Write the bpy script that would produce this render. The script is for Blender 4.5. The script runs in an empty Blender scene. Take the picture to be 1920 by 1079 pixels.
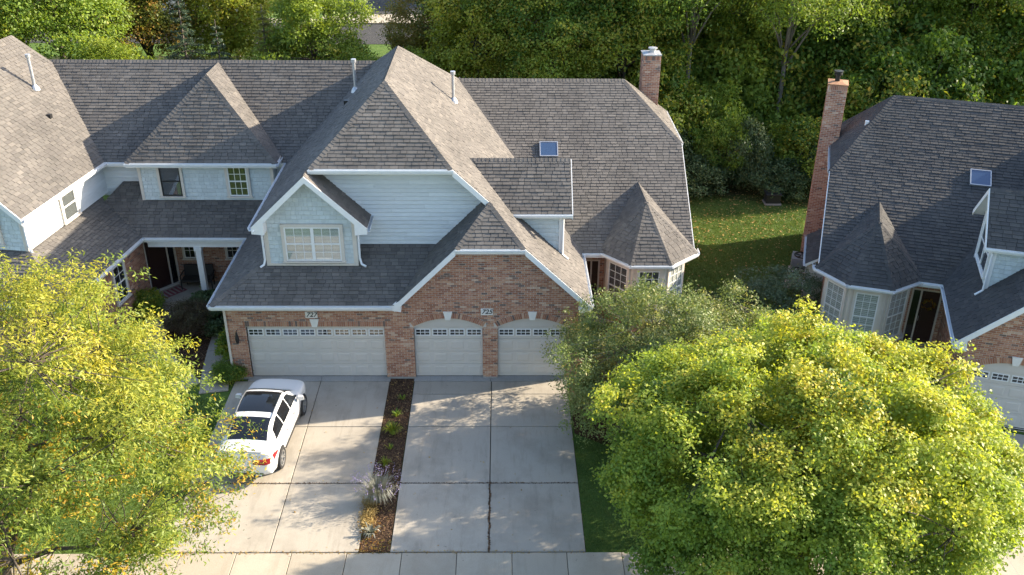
import bpy, bmesh, math, random
import numpy as np
from mathutils import Vector, Matrix
R = math.radians
scene = bpy.context.scene
col = scene.collection
rng = random.Random(7)
nrng = np.random.default_rng(7)

# ------------------------------------------------------------------ camera
CAM = (-0.198, -29.044, 19.137); FPX = 1781.8
PITCH, YAW, ROLL = R(27.960), R(0.832), R(0.427)
cd = bpy.data.cameras.new('camera'); cam = bpy.data.objects.new('camera', cd); col.objects.link(cam)
F = Vector((math.sin(YAW)*math.cos(PITCH), math.cos(YAW)*math.cos(PITCH), -math.sin(PITCH)))
Rt = Vector((math.cos(YAW), -math.sin(YAW), 0)); Up = Rt.cross(F)
R2 = Rt*math.cos(ROLL)+Up*math.sin(ROLL); U2 = -Rt*math.sin(ROLL)+Up*math.cos(ROLL)
cam.matrix_world = Matrix(((R2.x, U2.x, -F.x, CAM[0]), (R2.y, U2.y, -F.y, CAM[1]), (R2.z, U2.z, -F.z, CAM[2]), (0, 0, 0, 1)))
cd.sensor_width = 36; cd.lens = 36*FPX/1920; cd.clip_end = 2000
scene.camera = cam

# ------------------------------------------------------------------ light
SUN_EL, SUN_AZ = 25.0, 16.0            # azimuth measured from +X towards +Y
w = bpy.data.worlds.new('World'); scene.world = w; w.use_nodes = True
nt = w.node_tree; bg = nt.nodes['Background']; sky = nt.nodes.new('ShaderNodeTexSky')
sky.sky_type = 'NISHITA'; sky.sun_disc = False
sky.sun_elevation = R(SUN_EL); sky.sun_rotation = R(90-SUN_AZ)
sky.air_density = 1.0; sky.dust_density = 1.6; sky.ozone_density = 1.0
nt.links.new(sky.outputs[0], bg.inputs[0]); bg.inputs[1].default_value = 0.15
sd = bpy.data.lights.new('sun', 'SUN'); sd.energy = 5.0; sd.angle = R(0.53); sd.color = (1, .86, .66)
so = bpy.data.objects.new('sun', sd); col.objects.link(so)
sv = Vector((math.cos(R(SUN_EL))*math.cos(R(SUN_AZ)), math.cos(R(SUN_EL))*math.sin(R(SUN_AZ)), math.sin(R(SUN_EL))))
so.rotation_euler = sv.to_track_quat('Z', 'Y').to_euler(); so.location = sv*60
scene.view_settings.view_transform = 'Standard'; scene.view_settings.look = 'None'
scene.view_settings.gamma = 1; scene.view_settings.exposure = 1.72
scene.cycles.use_denoising = True
scene.cycles.max_bounces = 8; scene.cycles.transparent_max_bounces = 8

# ------------------------------------------------------------------ materials
MATS = {}
def new_mat(name):
    m = bpy.data.materials.new(name); m.use_nodes = True; MATS[name] = m
    n = m.node_tree.nodes; l = m.node_tree.links
    return m, n, l, n['Principled BSDF']
def N(n, t, **kw):
    x = n.new(t)
    for k, v in kw.items(): setattr(x, k, v)
    return x
def rnd_socket(n, l):
    """per-piece random value: face attribute of joined pieces plus the object's own random number"""
    a = N(n, 'ShaderNodeAttribute', attribute_name='rnd'); o = N(n, 'ShaderNodeObjectInfo')
    s = N(n, 'ShaderNodeMath', operation='ADD'); f = N(n, 'ShaderNodeMath', operation='FRACT')
    l.new(a.outputs['Fac'], s.inputs[0]); l.new(o.outputs['Random'], s.inputs[1]); l.new(s.outputs[0], f.inputs[0])
    return f.outputs[0]
def ramp(n, l, fac, stops, interp='LINEAR'):
    r = N(n, 'ShaderNodeValToRGB'); r.color_ramp.interpolation = interp
    e = r.color_ramp.elements
    while len(e) > 1: e.remove(e[-1])
    e[0].position = stops[0][0]; e[0].color = (*stops[0][1], 1)
    for p, c in stops[1:]:
        x = e.new(p); x.color = (*c, 1)
    l.new(fac, r.inputs[0]); return r.outputs[0]
def noise(n, l, scale, detail=4, rough=.6, vec=None, dims=None):
    t = N(n, 'ShaderNodeTexNoise'); t.inputs['Scale'].default_value = scale; t.inputs['Detail'].default_value = detail
    t.inputs['Roughness'].default_value = rough
    if vec is None:
        g = N(n, 'ShaderNodeNewGeometry'); vec = g.outputs['Position']
    if dims:
        mp = N(n, 'ShaderNodeMapping'); mp.inputs['Scale'].default_value = dims; l.new(vec, mp.inputs[0]); vec = mp.outputs[0]
    l.new(vec, t.inputs['Vector']); return t.outputs['Fac']
def mix(n, l, fac, a, b, mode='MIX'):
    m = N(n, 'ShaderNodeMix', data_type='RGBA', blend_type=mode)
    if isinstance(fac, (int, float)): m.inputs[0].default_value = fac
    else: l.new(fac, m.inputs[0])
    for s, v in ((m.inputs[6], a), (m.inputs[7], b)):
        if isinstance(v, tuple): s.default_value = (*v, 1)
        else: l.new(v, s)
    return m.outputs[2]
def remap(n, l, v, a, b, c, d):
    m = N(n, 'ShaderNodeMapRange'); l.new(v, m.inputs[0])
    for i, x in enumerate((a, b, c, d)): m.inputs[i+1].default_value = x
    return m.outputs[0]
def grey(n, l, v):
    c = N(n, 'ShaderNodeCombineColor')
    for i in range(3): l.new(v, c.inputs[i])
    return c.outputs[0]
def bump(n, l, bs, h, strength=.4, dist=.01):
    b = N(n, 'ShaderNodeBump'); b.inputs['Strength'].default_value = strength; b.inputs['Distance'].default_value = dist
    l.new(h, b.inputs['Height']); l.new(b.outputs[0], bs.inputs['Normal'])
def simple(name, c, rough=.6, metal=0, nz=.08, scale=6, spec=.5):
    m, n, l, b = new_mat(name)
    f = noise(n, l, scale); v = remap(n, l, f, .25, .75, 1-nz, 1+nz)
    l.new(mix(n, l, 1.0, c, grey(n, l, v), 'MULTIPLY'), b.inputs['Base Color'])
    b.inputs['Roughness'].default_value = rough; b.inputs['Metallic'].default_value = metal
    b.inputs['Specular IOR Level'].default_value = spec
    return m
def shingle_mat(name, stops):
    m, n, l, b = new_mat(name)
    r = rnd_socket(n, l); c = ramp(n, l, r, stops)
    big = noise(n, l, .55, 5, .6, dims=(1.6, .5, .5)); v = remap(n, l, big, .3, .7, .84, 1.12)
    c = mix(n, l, 1.0, c, grey(n, l, v), 'MULTIPLY')
    st = noise(n, l, 1.5, 6, .7, dims=(2.2, .35, .35)); sf = remap(n, l, st, .56, .80, 0, .4)
    c = mix(n, l, sf, c, (.045, .043, .042))
    gr = noise(n, l, 160, 2, .5); gv = remap(n, l, gr, .2, .8, .72, 1.28)
    c = mix(n, l, 1.0, c, grey(n, l, gv), 'MULTIPLY')
    l.new(c, b.inputs['Base Color']); b.inputs['Roughness'].default_value = .92; b.inputs['Specular IOR Level'].default_value = .15
    bump(n, l, b, gr, .5, .004); return m
shingle_mat('shingle', [(0, (.095, .089, .083)), (.2, (.12, .112, .104)), (.4, (.105, .097, .091)), (.6, (.134, .124, .114)), (.8, (.112, .104, .097)), (.92, (.148, .136, .124)), (1, (.10, .093, .088))])
shingle_mat('shingle_dark', [(0, (.054, .054, .055)), (.3, (.07, .069, .068)), (.6, (.06, .059, .06)), (.85, (.083, .08, .077)), (1, (.056, .056, .057))])
def brick_mat():
    m, n, l, b = new_mat('brick')
    r = rnd_socket(n, l)
    c = ramp(n, l, r, [(0, (.32, .15, .092)), (.16, (.39, .20, .125)), (.32, (.27, .12, .075)), (.46, (.43, .245, .155)), (.6, (.34, .165, .10)),
                       (.72, (.14, .10, .085)), (.77, (.40, .21, .14)), (.87, (.31, .15, .10)), (.93, (.48, .33, .24)), (.975, (.19, .12, .095))], 'CONSTANT')
    f = noise(n, l, 26, 5, .7); v = remap(n, l, f, .25, .75, .72, 1.28)
    c = mix(n, l, 1.0, c, grey(n, l, v), 'MULTIPLY')
    ef = noise(n, l, 1.1, 6, .75, dims=(1, 1, 3.2)); s = remap(n, l, ef, .68, .74, 0, .7)
    c = mix(n, l, s, c, (.58, .53, .49))
    l.new(c, b.inputs['Base Color']); b.inputs['Roughness'].default_value = .88; bump(n, l, b, f, .5, .006)
brick_mat()
simple('mortar', (.52, .475, .42), .95, nz=.15, scale=20)
simple('underlay', (.05, .048, .046), .95)
simple('trim', (.70, .70, .69), .5, nz=.05)
simple('trim_cream', (.56, .51, .45), .55, nz=.05)
simple('gutter', (.66, .68, .70), .35, nz=.06)
def siding_mat(name, c):
    m, n, l, b = new_mat(name)
    r = rnd_socket(n, l); v = remap(n, l, r, 0, 1, .92, 1.06)
    cc = mix(n, l, 1.0, c, grey(n, l, v), 'MULTIPLY')
    f = noise(n, l, 3, 5, .6, dims=(1, 1, 4)); fv = remap(n, l, f, .3, .7, .93, 1.05)
    l.new(mix(n, l, 1.0, cc, grey(n, l, fv), 'MULTIPLY'), b.inputs['Base Color']); b.inputs['Roughness'].default_value = .6
siding_mat('siding', (.55, .58, .595)); siding_mat('shake', (.49, .54, .55))
simple('door_panel', (.52, .485, .445), .45, nz=.05, scale=2)
simple('unlit_room', (.012, .012, .013), .9)  # near-black colour stands in for the darkness behind window glass
simple('front_door', (.035, .016, .013), .35)
simple('black_metal', (.014, .014, .015), .4, spec=.4)
simple('galvanized', (.42, .43, .45), .42, metal=.55, nz=.15, scale=9)
simple('rusty_metal', (.27, .14, .075), .8, nz=.3, scale=12)
simple('blind', (.55, .53, .49), .6)
simple('blind_dark', (.075, .078, .08), .6)
simple('stone_white', (.66, .64, .60), .7)
simple('ink', (.02, .02, .025), .6)
simple('red_plastic', (.45, .02, .02), .4)
simple('ac_metal', (.23, .24, .24), .5, nz=.1)
simple('ac_beige', (.47, .45, .40), .5, nz=.1)
simple('wreath', (.32, .11, .02), .8, nz=.4, scale=40)
simple('rubber', (.015, .015, .016), .8)
simple('alloy', (.42, .43, .44), .3, metal=.8)
simple('black_trim', (.018, .018, .02), .35)
simple('tail_light', (.22, .010, .012), .12)
simple('mat_stripe', (.26, .22, .20), .9)
simple('mat_red', (.20, .05, .06), .9, nz=.3, scale=30)
simple('rattan', (.025, .022, .02), .7, nz=.3, scale=50)
simple('far_wall', (.50, .47, .42), .8); simple('far_roof', (.12, .10, .09), .9, nz=.2)
def car_paint():
    m, n, l, b = new_mat('car_paint'); b.inputs['Base Color'].default_value = (.62, .63, .64, 1); b.inputs['Roughness'].default_value = .32
    b.inputs['Coat Weight'].default_value = .8; b.inputs['Coat Roughness'].default_value = .06
    m, n, l, b = new_mat('car_glass'); b.inputs['Base Color'].default_value = (.008, .009, .011, 1); b.inputs['Roughness'].default_value = .05
    b.inputs['Specular IOR Level'].default_value = .6
car_paint()
def glass_mat():
    m, n, l, b = new_mat('glass'); n.remove(b)
    t = N(n, 'ShaderNodeBsdfTransparent'); t.inputs[0].default_value = (.95, .97, .97, 1)
    g = N(n, 'ShaderNodeBsdfGlossy'); g.inputs['Roughness'].default_value = .02; g.inputs[0].default_value = (.95, .97, 1, 1)
    lw = N(n, 'ShaderNodeLayerWeight'); lw.inputs[0].default_value = .5       # Schlick reflectance from the facing angle, the same from both sides of a pane
    fr = N(n, 'ShaderNodeMath', operation='POWER'); l.new(lw.outputs['Facing'], fr.inputs[0]); fr.inputs[1].default_value = 4.0
    mu = N(n, 'ShaderNodeMath', operation='MULTIPLY_ADD'); mu.inputs[1].default_value = .80; mu.inputs[2].default_value = .10; mu.use_clamp = True
    mx = N(n, 'ShaderNodeMixShader'); l.new(fr.outputs[0], mu.inputs[0]); l.new(mu.outputs[0], mx.inputs[0])
    l.new(t.outputs[0], mx.inputs[1]); l.new(g.outputs[0], mx.inputs[2]); l.new(mx.outputs[0], n['Material Output'].inputs[0])
glass_mat()
def sky_glass():
    m, n, l, b = new_mat('skylight_glass'); b.inputs['Base Color'].default_value = (.035, .065, .13, 1); b.inputs['Roughness'].default_value = .06
    b.inputs['Specular IOR Level'].default_value = .9
sky_glass()
def concrete(name, base, stain, sc=1.0):
    m, n, l, b = new_mat(name)
    r = rnd_socket(n, l); v = remap(n, l, r, 0, 1, .90, 1.08)
    c = mix(n, l, 1.0, base, grey(n, l, v), 'MULTIPLY')
    f1 = noise(n, l, .55*sc, 6, .65); s1 = remap(n, l, f1, .46, .72, 0, .62); c = mix(n, l, s1, c, stain)
    f2 = noise(n, l, 1.6*sc, 7, .75, dims=(2.6, .35, 1)); s2 = remap(n, l, f2, .52, .72, 0, .5); c = mix(n, l, s2, c, stain)
    f3 = noise(n, l, 45, 4, .6); v3 = remap(n, l, f3, .25, .75, .87, 1.13); c = mix(n, l, 1.0, c, grey(n, l, v3), 'MULTIPLY')
    f4 = noise(n, l, 5.5, 2, .5); s4 = remap(n, l, f4, .735, .76, 0, .6); c = mix(n, l, s4, c, (.10, .09, .075))
    l.new(c, b.inputs['Base Color']); b.inputs['Roughness'].default_value = .9; b.inputs['Specular IOR Level'].default_value = .25
    bump(n, l, b, f3, .3, .004)
concrete('concrete', (.345, .312, .262), (.18, .16, .13)); concrete('concrete_walk', (.36, .318, .255), (.25, .215, .165))
concrete('apron', (.29, .28, .265), (.18, .172, .16))
def ground_mat(name, stops, scale, fine=30, rough=.95):
    m, n, l, b = new_mat(name)
    f = noise(n, l, scale, 8, .7); c = ramp(n, l, f, stops)
    f2 = noise(n, l, fine, 4, .7); v = remap(n, l, f2, .25, .75, .6, 1.4)
    l.new(mix(n, l, 1.0, c, grey(n, l, v), 'MULTIPLY'), b.inputs['Base Color']); b.inputs['Roughness'].default_value = rough
    b.inputs['Specular IOR Level'].default_value = .1
    bump(n, l, b, f2, .8, .03)
ground_mat('lawn', [(.3, (.05, .085, .02)), (.5, (.075, .125, .028)), (.65, (.095, .14, .035)), (.8, (.12, .13, .045))], .9)
ground_mat('litter', [(.3, (.035, .03, .015)), (.5, (.03, .045, .014)), (.7, (.075, .055, .025))], 1.2)
ground_mat('mulch', [(.3, (.035, .02, .012)), (.55, (.06, .034, .02)), (.75, (.10, .055, .028))], 4)
ground_mat('soil', [(.3, (.02, .017, .012)), (.7, (.05, .04, .028))], 3)
ground_mat('asphalt', [(.3, (.045, .045, .047)), (.7, (.065, .064, .063))], .6, 60)
def leaf_mat(name, stops, trans=.45, rough=.5, tint=(1.15, 1.1, .55), spec=.35):
    m, n, l, b = new_mat(name)
    r = rnd_socket(n, l); c = ramp(n, l, r, stops)
    l.new(c, b.inputs['Base Color']); b.inputs['Roughness'].default_value = rough; b.inputs['Specular IOR Level'].default_value = spec
    t = N(n, 'ShaderNodeBsdfTranslucent'); l.new(mix(n, l, 1.0, c, tint, 'MULTIPLY'), t.inputs[0])
    mx = N(n, 'ShaderNodeMixShader'); mx.inputs[0].default_value = trans
    l.new(b.outputs[0], mx.inputs[1]); l.new(t.outputs[0], mx.inputs[2]); l.new(mx.outputs[0], n['Material Output'].inputs[0])
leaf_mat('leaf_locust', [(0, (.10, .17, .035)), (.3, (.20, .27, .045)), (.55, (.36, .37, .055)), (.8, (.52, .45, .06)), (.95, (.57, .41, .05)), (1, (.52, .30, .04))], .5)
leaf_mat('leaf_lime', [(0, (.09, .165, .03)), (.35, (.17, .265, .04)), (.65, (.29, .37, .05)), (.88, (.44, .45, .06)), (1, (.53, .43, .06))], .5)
leaf_mat('leaf_olive', [(0, (.12, .165, .05)), (.5, (.20, .255, .08)), (.85, (.29, .33, .12)), (1, (.36, .34, .15))], .42, .5, spec=.35)
leaf_mat('leaf_greygreen', [(0, (.06, .09, .045)), (.5, (.10, .14, .07)), (1, (.16, .20, .11))], .3)
leaf_mat('leaf_green', [(0, (.085, .16, .028)), (.4, (.155, .25, .042)), (.75, (.24, .33, .052)), (.93, (.35, .39, .06)), (1, (.40, .31, .06))], .55)
leaf_mat('leaf_bright', [(0, (.10, .16, .02)), (.5, (.20, .27, .03)), (.85, (.32, .34, .04)), (1, (.38, .30, .04))], .5)
leaf_mat('leaf_autumn', [(0, (.09, .12, .025)), (.45, (.18, .20, .03)), (.75, (.28, .24, .045)), (1, (.34, .20, .05))], .5)
leaf_mat('leaf_dark', [(0, (.04, .075, .028)), (.5, (.065, .11, .04)), (1, (.11, .15, .06))], .3)
leaf_mat('needle', [(0, (.03, .06, .035)), (.5, (.055, .09, .045)), (1, (.10, .13, .06))], .15)
leaf_mat('needle_gold', [(0, (.09, .11, .025)), (.5, (.19, .185, .035)), (1, (.30, .25, .05))], .25)
leaf_mat('leaf_purple', [(0, (.05, .025, .02)), (.5, (.085, .05, .03)), (1, (.07, .075, .03))], .3)
leaf_mat('leaf_sage', [(0, (.16, .17, .14)), (.6, (.24, .25, .21)), (1, (.32, .31, .28))], .3)
leaf_mat('flower_sage', [(0, (.22, .19, .34)), (1, (.33, .28, .46))], .3, tint=(1, 1, 1))
leaf_mat('leaf_orange', [(0, (.22, .09, .02)), (.5, (.30, .16, .03)), (1, (.22, .20, .04))], .4)
leaf_mat('leaf_fallen', [(0, (.20, .12, .04)), (.4, (.34, .23, .07)), (.8, (.40, .30, .12)), (1, (.26, .12, .05))], .3)
leaf_mat('grass', [(0, (.055, .10, .02)), (.5, (.085, .145, .03)), (1, (.13, .17, .045))], .35)
leaf_mat('chip', [(0, (.03, .017, .01)), (.5, (.075, .042, .024)), (.85, (.13, .075, .04)), (1, (.24, .15, .08))], .05, .9)
simple('bark', (.075, .06, .047), .95, nz=.4, scale=14); simple('bark_grey', (.14, .125, .105), .95, nz=.35, scale=14)

# ------------------------------------------------------------------ geometry helpers
def V(*a): return Vector(a)
def link(name, me, parent=None, loc=None):
    o = bpy.data.objects.new(name, me); col.objects.link(o)
    if parent is not None:
        o.parent = parent
        if parent.type == 'EMPTY': o.matrix_parent_inverse = Matrix.Translation(-parent.location)
    return o
def tag(o, label, cat, group=None, kind=None):
    o['label'] = label
    if cat: o['category'] = cat
    if group: o['group'] = group
    if kind: o['kind'] = kind
    return o
def empty(name, loc, label, cat, group=None):
    o = bpy.data.objects.new(name, None); col.objects.link(o); o.location = loc; o.empty_display_size = .3
    return tag(o, label, cat, group)
class Ctx:
    def __init__(s, T=None, root=None, roofmat='shingle'):
        s.T = T or Matrix.Identity(4); s.root = root; s.roofmat = roofmat; s.flip = s.T.determinant() < 0
WORLD = Ctx()
class MB:
    def __init__(s): s.v = []; s.f = []; s.r = []; s.m = []
    def poly(s, pts, r=0., m=0):
        i = len(s.v); s.v.extend([tuple(p) for p in pts]); s.f.append(list(range(i, i+len(pts)))); s.r.append(r); s.m.append(m)
    def hexa(s, p, r=0., m=0, skip=()):
        """8 points: bottom 0-3, top 4-7"""
        i = len(s.v); s.v.extend([tuple(q) for q in p])
        for k, f in enumerate(((3, 2, 1, 0), (4, 5, 6, 7), (0, 1, 5, 4), (1, 2, 6, 5), (2, 3, 7, 6), (3, 0, 4, 7))):
            if k in skip: continue
            s.f.append([i+j for j in f]); s.r.append(r); s.m.append(m)
    def box(s, x0, x1, y0, y1, z0, z1, r=0., m=0):
        s.hexa([(x0, y0, z0), (x1, y0, z0), (x1, y1, z0), (x0, y1, z0), (x0, y0, z1), (x1, y0, z1), (x1, y1, z1), (x0, y1, z1)], r, m)
    def fbox(s, F, x0, x1, z0, z1, d0, d1, r=0., m=0):
        """box in a frame F = (origin, right, up, out)"""
        o, a, u, n = F
        P = lambda x, z, d: o+a*x+u*z+n*d
        s.hexa([P(x0, z0, d1), P(x1, z0, d1), P(x1, z0, d0), P(x0, z0, d0), P(x0, z1, d1), P(x1, z1, d1), P(x1, z1, d0), P(x0, z1, d0)], r, m)
    def prism(s, pts, vec, r=0., m=0):
        vec = Vector(vec); a = [Vector(p) for p in pts]; b = [p+vec for p in a]
        s.poly(a[::-1], r, m); s.poly(b, r, m)
        for i in range(len(a)):
            j = (i+1) % len(a); s.poly([a[i], a[j], b[j], b[i]], r, m)
    def tube(s, path, rad, n=8, r=0., cap=True, m=0):
        path = [Vector(p) for p in path]
        rad = rad if isinstance(rad, (list, tuple)) else [rad]*len(path)
        base = len(s.v); pu = None
        for i, p in enumerate(path):
            d = (path[min(i+1, len(path)-1)]-path[max(i-1, 0)])
            d = d.normalized() if d.length > 1e-9 else V(0, 0, 1)
            if pu is None: pu = d.orthogonal().normalized()
            pu = (pu-d*pu.dot(d)); pu = pu.normalized() if pu.length > 1e-6 else d.orthogonal().normalized()
            w_ = d.cross(pu)
            for k in range(n):
                t = 2*math.pi*k/n; s.v.append(tuple(p+(pu*math.cos(t)+w_*math.sin(t))*rad[i]))
        for i in range(len(path)-1):
            for k in range(n):
                k2 = (k+1) % n
                s.f.append([base+i*n+k, base+i*n+k2, base+(i+1)*n+k2, base+(i+1)*n+k]); s.r.append(r); s.m.append(m)
        if cap:
            s.f.append([base+k for k in range(n)][::-1]); s.r.append(r); s.m.append(m)
            e = base+(len(path)-1)*n; s.f.append([e+k for k in range(n)]); s.r.append(r); s.m.append(m)
    def lathe(s, prof, c=(0, 0, 0), n=24, r=0., m=0):
        b = len(s.v)
        for (rr, z) in prof:
            for k in range(n):
                t = 2*math.pi*k/n; s.v.append((c[0]+rr*math.cos(t), c[1]+rr*math.sin(t), c[2]+z))
        for i in range(len(prof)-1):
            for k in range(n):
                k2 = (k+1) % n; s.f.append([b+i*n+k, b+i*n+k2, b+(i+1)*n+k2, b+(i+1)*n+k]); s.r.append(r); s.m.append(m)
    def mesh(s, name, mats, ctx=WORLD, smooth=False):
        me = bpy.data.meshes.new(name); T = ctx.T
        ident = ctx is WORLD
        vs = s.v if ident else [tuple(T @ Vector(p)) for p in s.v]
        fs = [f[::-1] for f in s.f] if ctx.flip else s.f
        me.from_pydata(vs, [], fs)
        if isinstance(mats, str): mats = [mats]
        for m in mats: me.materials.append(MATS[m])
        if any(s.m): me.polygons.foreach_set('material_index', s.m)
        if any(s.r):
            a = me.attributes.new('rnd', 'FLOAT', 'FACE'); a.data.foreach_set('value', s.r)
        if smooth: me.polygons.foreach_set('use_smooth', [True]*len(me.polygons))
        me.update(); return me
    def build(s, name, mats, ctx=WORLD, parent=None, smooth=False):
        return link(name, s.mesh(name, mats, ctx, smooth), parent if parent is not None else ctx.root)
UNIT = {}
def unit_box(mat):
    """shared 1x1x1 box, x 0..1, y 0..1, z 0..1"""
    if ('b', mat) not in UNIT:
        b = MB(); b.box(0, 1, 0, 1, 0, 1); UNIT[('b', mat)] = b.mesh('piece_'+mat, mat)
    return UNIT[('b', mat)]
def unit_tab(mat, hb, ht, lip=False):
    k = ('t', mat, hb, ht, lip)
    if k not in UNIT:
        y = .12 if lip else 0; z = .002 if lip else -.004
        b = MB(); b.hexa([(0, -.02*lip, z), (1, -.02*lip, z), (1, 1, -.004), (0, 1, -.004), (0, y, hb), (1, y, hb), (1, 1, ht), (0, 1, ht)])
        UNIT[k] = b.mesh('tab_'+mat, mat)
    return UNIT[k]
def piece(name, me, ctx, o, ax, ay, az, parent):
    ob = link(name, me, parent)
    ob.matrix_basis = ctx.T @ Matrix(((ax.x, ay.x, az.x, o.x), (ax.y, ay.y, az.y, o.y), (ax.z, ay.z, az.z, o.z), (0, 0, 0, 1)))
    return ob
def newell(pts):
    n = Vector((0, 0, 0))
    for i in range(len(pts)):
        a, b = pts[i], pts[(i+1) % len(pts)]
        n += Vector(((a.y-b.y)*(a.z+b.z), (a.z-b.z)*(a.x+b.x), (a.x-b.x)*(a.y+b.y)))
    return n.normalized()
LEFT = {}                                 # how many pieces may still become objects of their own, per (thing, kind)
def cladding(ctx, loops, out, expo, wfn, kind, mat, parent, name, gap=.006, hb=.014, ht=.003, backing=None, vgap=0., indiv=0, jitter=.004, seed=1):
    """courses of pieces (shingles, boards, shakes, bricks) over a planar face given by loops (even-odd, so holes work)"""
    rg = random.Random(seed)
    L = [[Vector(p) for p in lp] for lp in loops]
    n = newell(L[0]); n = n if n.dot(Vector(out)) > 0 else -n
    e = Vector((0, 0, 1)).cross(n).normalized(); u = n.cross(e)
    o = min((p for lp in L for p in lp), key=lambda p: p.dot(u))
    L2 = [[((p-o).dot(e), (p-o).dot(u)) for p in lp] for lp in L]
    edges = []
    for lp in L2:
        for i in range(len(lp)):
            a, b = lp[i], lp[(i+1) % len(lp)]
            if abs(a[1]-b[1]) > 1e-6: edges.append((a, b) if a[1] < b[1] else (b, a))
    vmax = max(p[1] for lp in L2 for p in lp)
    mb = MB(); bk = MB(); k = 0; P = lambda a, v, d: o+e*a+u*v+n*d
    left = LEFT.setdefault((ctx.root.name if ctx.root else '', kind), indiv) if indiv else 0
    while k*expo < vmax-.02:
        v0 = k*expo; v1 = min(v0+expo, vmax); vm = (v0+v1)/2; k += 1
        xs = []
        for a, b in edges:
            if a[1] <= vm < b[1]:
                s = (b[0]-a[0])/(b[1]-a[1]); xs.append((a[0]+s*(vm-a[1]), a, s, b))
        xs.sort(key=lambda q: q[0])
        for i in range(0, len(xs)-1, 2):
            def at(q, v): return q[1][0]+q[2]*(min(max(v, q[1][1]), q[3][1])-q[1][1])
            l0, l1, r0, r1 = at(xs[i], v0), at(xs[i], v1), at(xs[i+1], v0), at(xs[i+1], v1)
            if backing: bk.poly([P(l0, v0, 0), P(r0, v0, 0), P(r1, v1, 0), P(l1, v1, 0)])
            a = min(l0, l1); w0 = wfn(rg, k); a = a-w0*rg.random() if kind != 'brick' else (math.floor(a/w0)-1+(.5 if k % 2 else 0))*w0
            amax = max(r0, r1)
            while a < amax:
                wd = wfn(rg, k); b = a+wd-gap
                A0, A1, B0, B1 = max(a, l0), max(a, l1), min(b, r0), min(b, r1)
                a += wd
                full = abs(A0-(a-wd)) < 1e-9 and abs(A1-(a-wd)) < 1e-9 and abs(B0-b) < 1e-9 and abs(B1-b) < 1e-9
                if B0-A0 < .004 and B1-A1 < .004: continue
                if B0 < A0: A0 = B0 = (A0+B0)/2
                if B1 < A1: A1 = B1 = (A1+B1)/2
                h = hb+rg.uniform(-jitter, jitter); rr = rg.random(); vt = v1-vgap if vgap else min(v1+.012, vmax)
                if full and left > 0 and v1-v0 > expo*.9:
                    left -= 1
                    piece(kind, unit_tab(mat, round(hb, 4), round(ht, 4), kind in ('clapboard', 'shake')), ctx, P(A0, v0, 0), e*(B0-A0), u*(vt-v0), n*(h/hb), parent)
                    continue
                p = [P(A0, v0, -.004), P(B0, v0, -.004), P(B1, vt, -.004), P(A1, vt, -.004), P(A0, v0, h), P(B0, v0, h), P(B1, vt, ht if not vgap else h), P(A1, vt, ht if not vgap else h)]
                if kind in ('clapboard', 'shake') and v1-v0 > .05:      # sloping lip along the bottom edge
                    c_ = [P(A0, v0+.02, h), P(B0, v0+.02, h)]; p[4], p[5] = c_; p[0], p[1] = P(A0, v0-.004, .002), P(B0, v0-.004, .002)
                mb.hexa(p, rr, skip=(0,) if vgap else (0, 4))
    if indiv: LEFT[(ctx.root.name if ctx.root else '', kind)] = left
    if backing: bk.build(name+'_backing', backing, ctx, parent)
    if mb.f:
        ob = mb.build(name, mat, ctx, parent); ob['kind'] = 'stuff'
        return ob
def SH(rg, k): return rg.uniform(.20, .36)
def shingles(ctx, pts, parent, indiv=0, seed=1):
    return cladding(ctx, [pts], (0, 0, 1), .143, SH, 'shingle', ctx.roofmat, parent, 'shingle_courses', gap=.016, hb=.024, ht=.003, indiv=indiv, jitter=.008, seed=seed)
def roof(ctx, pts, thick=.2, indiv=0, seed=1, name='roof_slope'):
    pts = [Vector(p) for p in pts]; n = newell(pts)
    if n.z < 0: pts = pts[::-1]; n = -n
    mb = MB(); top = [p-n*.006 for p in pts]; bot = [p-Vector((0, 0, thick)) for p in top]
    mb.poly(top, 0, 0); mb.poly(bot[::-1], 0, 1)
    for i in range(len(top)):
        j = (i+1) % len(top); mb.poly([top[j], top[i], bot[i], bot[j]], 0, 1)
    ob = mb.build(name, ['underlay', 'trim'], ctx)
    shingles(ctx, pts, ob, indiv, seed)
    return ob
def caps(ctx, lines, name='ridge_cap', w=.15):
    """cap shingles along hips and ridges; each line (p0, p1, n1, n2): normals of the two slopes"""
    mb = MB()
    for p0, p1, n1, n2 in lines:
        p0, p1 = Vector(p0), Vector(p1); n1 = Vector(n1).normalized(); n2 = Vector(n2).normalized()
        if p0.z > p1.z: p0, p1 = p1, p0
        d = (p1-p0).normalized(); L = (p1-p0).length
        s1 = n1.cross(d); s1 = s1 if s1.dot(n2) < 0 else -s1
        s2 = n2.cross(d); s2 = s2 if s2.dot(n1) < 0 else -s2
        up = (n1+n2).normalized(); k = 0
        while k*.15 < L-.02:
            a = p0+d*(k*.15); b = p0+d*min(k*.15+.17, L); r = rng.random()
            ha, hb_ = .034, .022
            for s_, n_ in ((s1, n1), (s2, n2)):
                q = [a+up*ha, a+s_*w+n_*(ha-.008), b+s_*w+n_*(hb_-.008), b+up*hb_]
                if (q[1]-q[0]).cross(q[3]-q[0]).dot(n_) < 0: q = [q[0], q[3], q[2], q[1]]
                mb.poly(q, r)
                mb.poly([a+up*ha, a+s_*w+n_*(ha-.008), a+s_*w, a], r)
                mb.poly([a+s_*w+n_*(ha-.008), b+s_*w+n_*(hb_-.008), b+s_*w, a+s_*w], r)
            k += 1
    o = mb.build(name, ctx.roofmat, ctx); o['kind'] = 'stuff'; return o
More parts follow.
